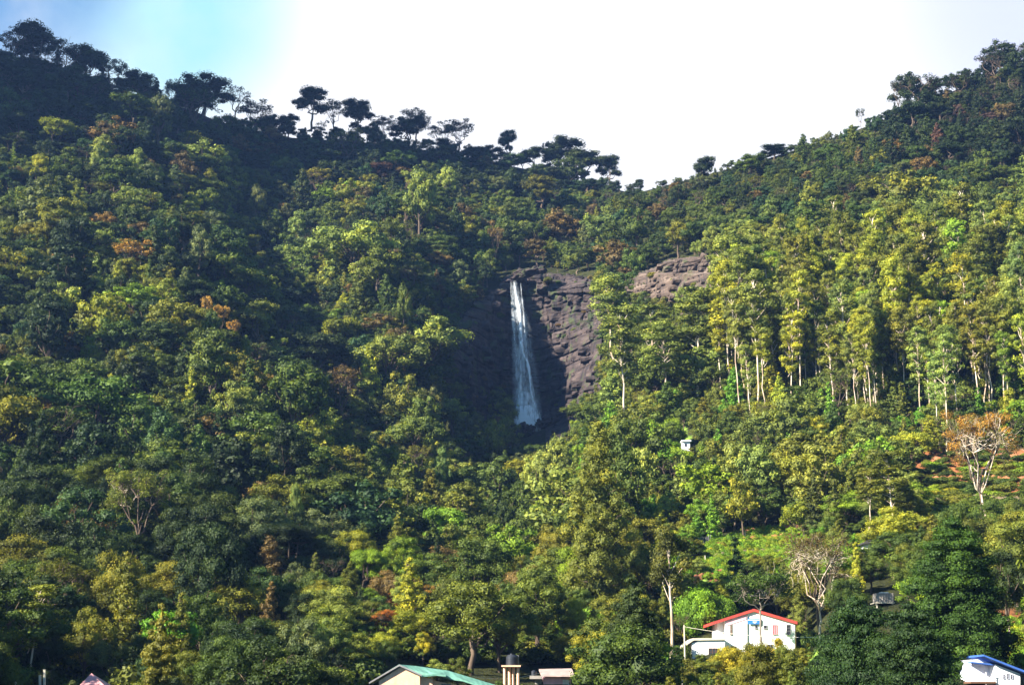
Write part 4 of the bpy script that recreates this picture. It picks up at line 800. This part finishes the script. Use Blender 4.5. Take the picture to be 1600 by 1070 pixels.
# white house
h = root('white_house', 1185, 1022, 225, 'white two storey house with a low red gable roof and a blue sign', 'house')
m = P_(h); m.prism([(1133, 1030), (1133, 968.5), (1178, 955.5), (1242, 973.5), (1242, 1030)], 225, 9); wl = m.build('wall', WHITE, h)
m = P_(h); m.prism([(1121, 1025), (1121, 973), (1132.9, 969.5), (1132.9, 1025)], 226.6, 6); m.build('side_wall', WHITE, h)
m = P_(h); m.prism([(1112, 976), (1112, 971.5), (1178, 950.5), (1178, 955)], 224.7, 10); m.prism([(1178.05, 955), (1178.05, 950.5), (1246, 970.5), (1246, 975)], 224.7, 10); m.build('roof', RED, h)
m = P_(h); m.prism([(1136, 977), (1134, 970), (1166, 960.7), (1166, 967)], 224.93, .06); m.build('soffit_shade', PINKW, h)  # pink strip laid on the wall as painted shade under the roof
m = P_(h); m.rect(1167.4, 960, 1168.3, 1020, 224.85, .1); m.build('drainpipe', GREY, h)
m = P_(h); m.rect(1168.8, 965.5, 1187, 974.5, 224.7, .1); sg = m.build('sign_board', SIGNB, h); m = P_(h); m.rect(1168.8, 967.4, 1187, 968.6, 224.66, .03); m.rect(1176, 970.5, 1183, 971.4, 224.66, .03); m.rect(1177.5, 972, 1181, 973, 224.66, .03); m.build('sign_marks', WHITE, sg)
window(h, 1141.4, 976, 1143.6, 990, 225, CONC, 1, 2, BROWN); window(h, 1180.5, 977, 1183, 981, 225, GREY, 1, 1); window(h, 1208, 976.5, 1214, 989.5, 225, PINK, 2, 1, PINK); window(h, 1229.5, 976, 1235, 990, 225, GREY, 1, 3); window(h, 1142.5, 1009.5, 1149.5, 1015, 225, CONC, 2, 1); window(h, 1194, 977, 1198, 981, 225, GREY, 1, 1); window(h, 1200, 1007, 1208, 1014, 225, GREY, 2, 1)
m = P_(h); m.rect(1242.1, 975, 1244, 1025, 225.6, 7); m.build('corner_strip', PEACH, h)
a = root('annex', 1105, 1030, 222, 'single storey white annex with a flat concrete roof and barred window', 'annex')
m = P_(a); m.prism([(1081, 1036), (1081, 1004), (1096, 999.5), (1132.5, 999.5), (1132.5, 1036)], 222, 6); m.build('wall', WHITE, a)
m = P_(a); m.prism([(1068, 1010.5), (1068, 1007.5), (1083, 996.5), (1134, 996), (1134, 999.2), (1084, 1000)], 221.75, 7); m.build('roof', CREAM, a)
window(a, 1108, 1013, 1123.5, 1023, 222, BROWN, 3, 2, GLASS, 1.0)
# green roofed building
g = root('green_roofed_building', 660, 1075, 180, 'peach walled building with a long sloping green metal roof', 'building')
m = P_(g); m.prism([(592, 1095), (592, 1063), (626, 1041.5), (656, 1052), (656, 1095)], 180, 5); m.prism([(656.1, 1095), (656.1, 1056), (676, 1060), (676, 1095)], 180.6, 5); m.build('wall', PEACH, g)
m = P_(g); m.prism([(676.1, 1095), (676.1, 1062), (782, 1085), (782, 1095)], 181.5, 4); m.build('wing_wall', PEACH, g)
m = P_(g); m.slab([(624, 1037.5), (648, 1039.5), (655, 1037.9), (700, 1047), (790, 1074), (775, 1078), (745, 1068.5), (731, 1067.5), (722, 1061), (705, 1059), (697, 1054), (682, 1052.5), (660, 1054.5)], [179.7, 184.0, 184, 184, 184, 180, 180.6, 180.6, 180.6, 180.6, 180, 180, 179.7], .18)
m.prism([(577, 1067), (577, 1065), (624, 1037), (624, 1039.4)], 179.75, 5.4); m.build('roof', GREEN, g)
m = P_(g); m.prism([(576.6, 1067.6), (576.6, 1065.2), (624, 1037.3), (659, 1053.5), (659, 1055.8), (624, 1040)], 179.6, .14); m.build('bargeboard', GREY, g)
window(g, 690, 1068, 704, 1078, 181.5, GREY, 2, 1)
# water tank tower
t = root('water_tower', 798, 1078, 190, 'peach concrete tower of slim pillars carrying a black water tank', 'water tower')
for x in (788.5, 796, 802.5, 809.5): m = P_(t); m.cyl(x, 1041, 1095, 190+(0 if x in (788.5, 809.5) else .9), .17, n=8); m.build('pillar', PEACH, t)
m = P_(t); m.rect(783.5, 1038.6, 813.5, 1041, 189.2, 2.6); m.build('platform', PEACH, t)
b = root('water_tank', 800, 1038.5, 190.5, 'black cylindrical water tank on top of the pillar tower', 'water tank')
m = P_(b); m.cyl(800, 1026, 1038.4, 190.5, .72, n=24); m.cyl(800, 1022.5, 1026, 190.5, .5, .70, n=24)
for y in (1029, 1032, 1035): m.cyl(800, y, y+.5, 190.5, .745, n=24)
m.build('tank_body', BLACK, b); m = P_(b); m.cyl(800, 1020.5, 1022.5, 190.5, .24, n=16); m.build('lid', BLACK, b); m = P_(b); m.rect(809.8, 1023, 810.5, 1038, 190.5, .06); m.rect(800, 1023, 810.5, 1023.6, 190.5, .06); m.build('pipe', GREY, b)
# pink house
p = root('pink_house', 870, 1078, 200, 'pink house with a pale tiled roof right of the water tank tower', 'house')
m = P_(p); m.rect(849, 1052, 892, 1095, 200, 6); m.build('wall', PINKW, p); m = P_(p); m.slab([(842, 1044.5), (893, 1043.5), (898, 1054), (876, 1056), (873, 1054), (846, 1053.5)], [203, 203, 198.6, 198.6, 198.6, 198.6], .2); m.build('roof', TILE, p)
m = P_(p); m.rect(828, 1055, 847, 1060, 199, 3); m.rect(836, 1060, 846, 1095, 200.4, 2); m.build('porch_slab', CONC, p); window(p, 880, 1062, 888, 1072, 200, WHITE, 1, 2, WHITE)
b = root('water_tank', 834, 1055, 200, 'small dark water tank on the porch slab of the pink house', 'water tank'); m = P_(b); m.cyl(834, 1048, 1054.9, 200, .33, n=16); m.build('tank_body', BLACK, b); m = P_(b); m.cyl(834, 1046.4, 1048, 200, .12, .3, n=16); m.build('lid', BLACK, b)
# pyramid roof bottom left
p = root('pink_roofed_hut', 143, 1100, 150, 'hut with a pink pyramid roof at the bottom left', 'hut')
c0 = W(143, 1051, 152); q = [W(112, 1082, 150), W(176, 1082, 150)]; q += [q[1]+Vector((0, 4.5, 0)), q[0]+Vector((0, 4.5, 0))]; m = P_(p); m.v = [tuple(c0-m.o)]+[tuple(x-m.o) for x in q]; m.f = [(0, 1, 2), (0, 2, 3), (0, 3, 4), (0, 4, 1), (4, 3, 2, 1)]; m.build('roof', PINKR, p)
m = P_(p); m.rect(116, 1082.5, 172, 1130, 150.3, 3.8); m.build('wall', WHITE, p)
for x, y, d in ((69, 1046, 148), (62, 1055, 148), (7, 1058, 146), (12, 1062, 146), (24, 1064, 147)):
    m = MB(W(x, 1085, d)); m.rect(x-1.6 if x > 60 else x-.7, y, x+1.6 if x > 60 else x+.7, 1110, d, .2); m.rect(x-2 if x > 60 else x-1, y-.6, x+2 if x > 60 else x+1, y-.05, d-.03, .26); o = m.build('fence_post', CREAM)
    tag(o, {69: 'tallest pale fence post left of the pink pyramid roof', 62: 'second pale fence post, left beside the tallest one', 7: 'thin fence post nearest the bottom left corner', 12: 'thin fence post second from the bottom left corner', 24: 'thin fence post third from the bottom left corner'}[x], 'post', 'pale fence posts at the bottom left')
# blue roofed house
b = root('blue_roofed_house', 1560, 1070, 150, 'white house with a blue edged roof in the bottom right corner', 'house')
m = P_(b); m.prism([(1556, 1100), (1556, 1037.5), (1594, 1052), (1594, 1100)], 150, 6); m.build('wall', WHITE, b); m = P_(b); m.prism([(1518, 1100), (1518, 1030), (1540, 1028), (1555.9, 1036), (1555.9, 1100)], 152, 4); m.build('porch_wall', LAV, b)
m = P_(b); m.prism([(1594.1, 1100), (1594.1, 1048), (1640, 1062), (1640, 1100)], 150.6, 6); m.build('side_wall', GREY, b)
m = P_(b); m.prism([(1537, 1024.6), (1537, 1022), (1625, 1056), (1625, 1059.5)], 149, 8); m.prism([(1518, 1035), (1518, 1033.2), (1555, 1036.8), (1555, 1039)], 150.4, 1.5); m.build('roof', BLUE, b)
m = P_(b)
for x in (1522, 1530, 1538, 1546, 1554): m.rect(x-.35, 1055.6, x+.35, 1064, 149.8, .05)
m.rect(1519, 1055, 1556, 1055.6, 149.78, .07); m.rect(1519, 1059.4, 1555, 1059.8, 149.83, .04); m.build('railing', GREY, b); m = P_(b); m.rect(1517, 1064.1, 1556, 1067, 149.6, 2.4); m.build('balcony_slab', BROWN, b); m = P_(b); m.rect(1540, 1050, 1541.6, 1100, 149.7, .15); m.build('post', WHITE, b)
for x in (1569, 1575, 1581): window(b, x-1.4, 1053.5 if x != 1575 else 1052, x+1.4, 1060, 150, LAV, 1, 2, GLASS, .4, False)
# concrete tank hut
c = root('concrete_tank', 1383, 965, 222, 'grey concrete water tank raised on posts among the trees', 'water tank'); m = P_(c); m.rect(1369.5, 926, 1396.5, 940.5, 222, 2.4)
for x in range(1371, 1397, 4): m.rect(x, 927, x+1, 940, 221.93, .1)
m.build('tank_body', CONC, c); m = P_(c); m.rect(1367.5, 940.5, 1398.5, 942, 221.7, 3); m.build('slab', CREAM, c); m = P_(c); m.rect(1376, 924.6, 1388, 925.9, 222.4, 1.2); m.build('lid', WHITE, c)
for x, e in ((1370, 0), (1395, 0), (1372, 2.2), (1393, 2.2)): m = P_(c); m.rect(x-.9 if x < 1380 else x-.9, 942, x+1.4, 985, 221.95+e, .28); m.build('leg', CREAM, c)
# small white hut on the slope
D_ = Dmap(1072, 705)-4; c = root('small_hut', 1072, 705, D_, 'tiny white hut in bright greenery above the centre right', 'hut'); m = P_(c); m.rect(1066, 689.4, 1078, 706, D_, 2.4); m.build('wall', WHITE, c); m = P_(c); m.prism([(1064.5, 689.2), (1064.8, 687.4), (1079.8, 687), (1080, 689.2)], D_-.5, 3.4); m.build('roof', WHITE, c); window(c, 1070, 693, 1073, 697, D_, GREY, 1, 1, GLASS, .4, False)
D_ = Dmap(1355, 862)-5; c = root('garden_shed', 1355, 862, D_, 'small shed with dark slanting roof right of the vegetable field', 'shed'); m = P_(c); m.prism([(1349, 868), (1349, 849), (1362, 847), (1362, 868)], D_, 2); m.build('wall', WHITE, c); m = P_(c); m.prism([(1344, 850.5), (1344, 849.5), (1360, 841.5), (1366, 845.5), (1365, 847)], D_-.5, 3.2); m.build('roof', DKROOF, c)
# poles and wires
def pole(u, v0, v1, r, label, arm=False, m_=CREAM, D=None):
    D = D or Dmap(u, v1); o = root('utility_pole', u, v1, D, label, 'pole'); m = P_(o); m.cyl(u, v0, v1+8, D, r*.7, r, n=8); m.build('shaft', m_, o)
    if arm: m = P_(o); m.rect(u-4, v0+2, u+4, v0+2.8, D-.15, .1); m.build('crossarm', WOOD, o)
    return W(u, v0+2.5, D)
pa = pole(1069, 976, 1030, .12, 'thin pale pole left of the white house annex', False, CREAM, 219); pb = pole(1284, 992, 1040, .09, 'short thin pole right of the white house', False, CREAM, 205); pc = pole(1576, 966, 1015, .13, 'wooden pole on the green slope above the blue roofed house', True, WOOD)
pole(1066, 1062, 1080, .1, 'short pale post at the bottom right of centre', False, CREAM, 165)
for a_, b_, lb in ((pa, pb, 'pale overhead wire sagging in front of the white house'), (W(735, 1056, 186), W(846, 1050, 198), 'thin wire running behind the water tank tower'), (W(1100, 1055, 165), W(1290, 1062, 158), 'lower pale wire crossing below the golden bushes')):
    m = MB(a_); m.wire(a_, b_, .022, .5); tag(m.build('overhead_wire', CREAM), lb, 'wire')
c = root('garden_wall', 1262, 1035, 214, 'low turquoise and ochre garden wall right of the white house', 'wall'); m = P_(c); m.rect(1247, 1030, 1282, 1033, 214, .4); m.build('coping', plain('ochre', (.5, .3, .08)), c); m = P_(c); m.rect(1248, 1033, 1281, 1060, 214.1, .3); m.build('panel', TURQ, c)
# fence above the vegetable field
c = root('field_fence', 1095, 852, Dmap(1095, 852), 'grey picket fence at the left end of the vegetable field', 'fence')
for i in range(11): u = 1084+i*2.6; v = 854-i*.5; m = P_(c); d = Dmap(u, v)-.5; m.cyl(u, v-11-3*rnd.random(), v+3, d, .05, n=6); m.build('picket', GREY, c)
m = P_(c); m.wire(W(1084, 847, Dmap(1084, 854)-.5), W(1110, 842, Dmap(1110, 849)-.5), .02, .05); m.build('rail', GREY, c)
for (u0, v0, u1, v1, c_, lb) in ((1162, 812, 1166, 842, CREAM, 'pale stake on the upper edge of the vegetable field'), (1101, 862, 1102.5, 880, CREAM, 'short pale stake at the left of the vegetable field')):
    d = Dmap(u0, v1)-1; m = MB(W(u0, v1, d)); m.cyl((u0+u1)/2, v1-12, v1+2, d, .07, .09, 8); m.cyl((u0+u1)/2, v1-12.6, v1-12.05, d, .1, n=8); tag(m.build('stake', c_), lb, 'stake')

# ------------------------------------------------------------------ terrace banks and crop rows
bv = 0
for (pts, c_) in (([(1084, 908), (1110, 899), (1150, 897), (1200, 893)], SOIL), ([(1086, 884), (1115, 874), (1160, 868), (1235, 864)], DRY), ([(1110, 858), (1160, 848), (1230, 842), (1262, 840)], SOIL), ([(1160, 836), (1200, 831), (1262, 826), (1275, 828)], SOIL), ([(1300, 872), (1350, 868), (1390, 870)], DRY), ([(1545, 990), (1580, 984), (1640, 975)], SOIL), ([(1530, 1012), (1580, 1006), (1640, 1010)], DRY), ([(1445, 722), (1490, 714), (1560, 716), (1640, 712)], SOIL), ([(1435, 752), (1500, 748), (1580, 752), (1640, 750)], SOIL), ([(1500, 806), (1560, 800), (1640, 806)], SOIL), ([(1455, 785), (1520, 780), (1640, 786)], DRY)):
    V = []; xs = np.arange(pts[0][0], pts[-1][0], 2.0)
    for x in xs:
        y = np.interp(x, [a_[0] for a_ in pts], [a_[1] for a_ in pts])+1.5*fnoise(x, bv, 20, 3, 4); d = Dmap(x, y); p = W(x, y, d); hh = .95+.45*fnoise(x, bv, 9, 3, 8)
        V += [(p.x, p.y-.9, p.z-.8), (p.x, p.y-.55+.2*fnoise(x, 1, 5), p.z+hh*.6), (p.x, p.y-.1, p.z+hh), (p.x, p.y+1.8, p.z+hh*.9)]
    I = np.arange(len(V)).reshape(-1, 4); q = np.stack([I[:-1, :-1], I[:-1, 1:], I[1:, 1:], I[1:, :-1]], -1).reshape(-1, 4)
    o = link('terrace_bank', mesh('terrace_bank', np.array(V), q, [plain('earth', c_, .95, .35, .8)])); tag(o, kind='structure'); bv += 1
crop = []
for (P, n, cols_) in ((PATCH[0][1], 3000, dict(lime=6, bright=4, yellow=1.5)), (PATCH[5][1], 500, dict(bright=3, lime=3, yellow=2)), ([(1440, 800), (1500, 795), (1640, 810), (1640, 850), (1500, 850)], 500, dict(green=3, lime=3, yellow=2))):
    us_ = [a_[0] for a_ in P]; vs_ = [a_[1] for a_ in P]
    for i in range(n*3):
        if n <= 0: break
        u = rnd.uniform(min(us_), max(us_)); v = round(rnd.uniform(min(vs_), max(vs_))/4.2+u*.006)*4.2-u*.006*4.2+rnd.gauss(0, .5)
        if not inpoly(u, v, P): continue
        n -= 1; D = Dmap(u, v); s_ = rnd.uniform(.18, .42); h_ = wchoice(cols_)
        crop.append(dict(k=SH, var=rnd.randrange(4), p=W(u, v, D), rgb=jit(C[h_], .2), tilt=0, rot=rnd.random()*6.28, s=(s_, s_, s_*1.3)))
scatter('vegetable_rows', crop+[t for t in TREES if t.get('veg')], 'rows of leafy green vegetables growing on the terraced fields', 'crops')

# ------------------------------------------------------------------ haze
bpy.context.view_layer.update()
gx = [v[0] for v in verts]; gy = [v[1] for v in verts]; gz = [v[2] for v in verts]
m = MB(); lo = (min(gx)-20, min(gy)-20, min(gz)-1); hi = (max(gx)+20, max(gy)+20, max(gz)+40)
m.v = [(x, y, z) for x in (lo[0], hi[0]) for y in (lo[1], hi[1]) for z in (lo[2], hi[2])]; m.f = [(0, 1, 3, 2), (4, 6, 7, 5), (0, 4, 5, 1), (2, 3, 7, 6), (0, 2, 6, 4), (1, 5, 7, 3)]
hm = bpy.data.materials.new('haze'); hm.use_nodes = True; nt = hm.node_tree; nt.nodes.clear(); pv = nt.nodes.new('ShaderNodeVolumePrincipled'); pv.inputs['Color'].default_value = (.26, .46, 1, 1); pv.inputs['Density'].default_value = .00007; pv.inputs['Anisotropy'].default_value = .2
oo = nt.nodes.new('ShaderNodeOutputMaterial'); nt.links.new(pv.outputs[0], oo.inputs['Volume']); tag(m.build('haze', hm), 'thin bluish air filling the valley', 'haze', kind='stuff')
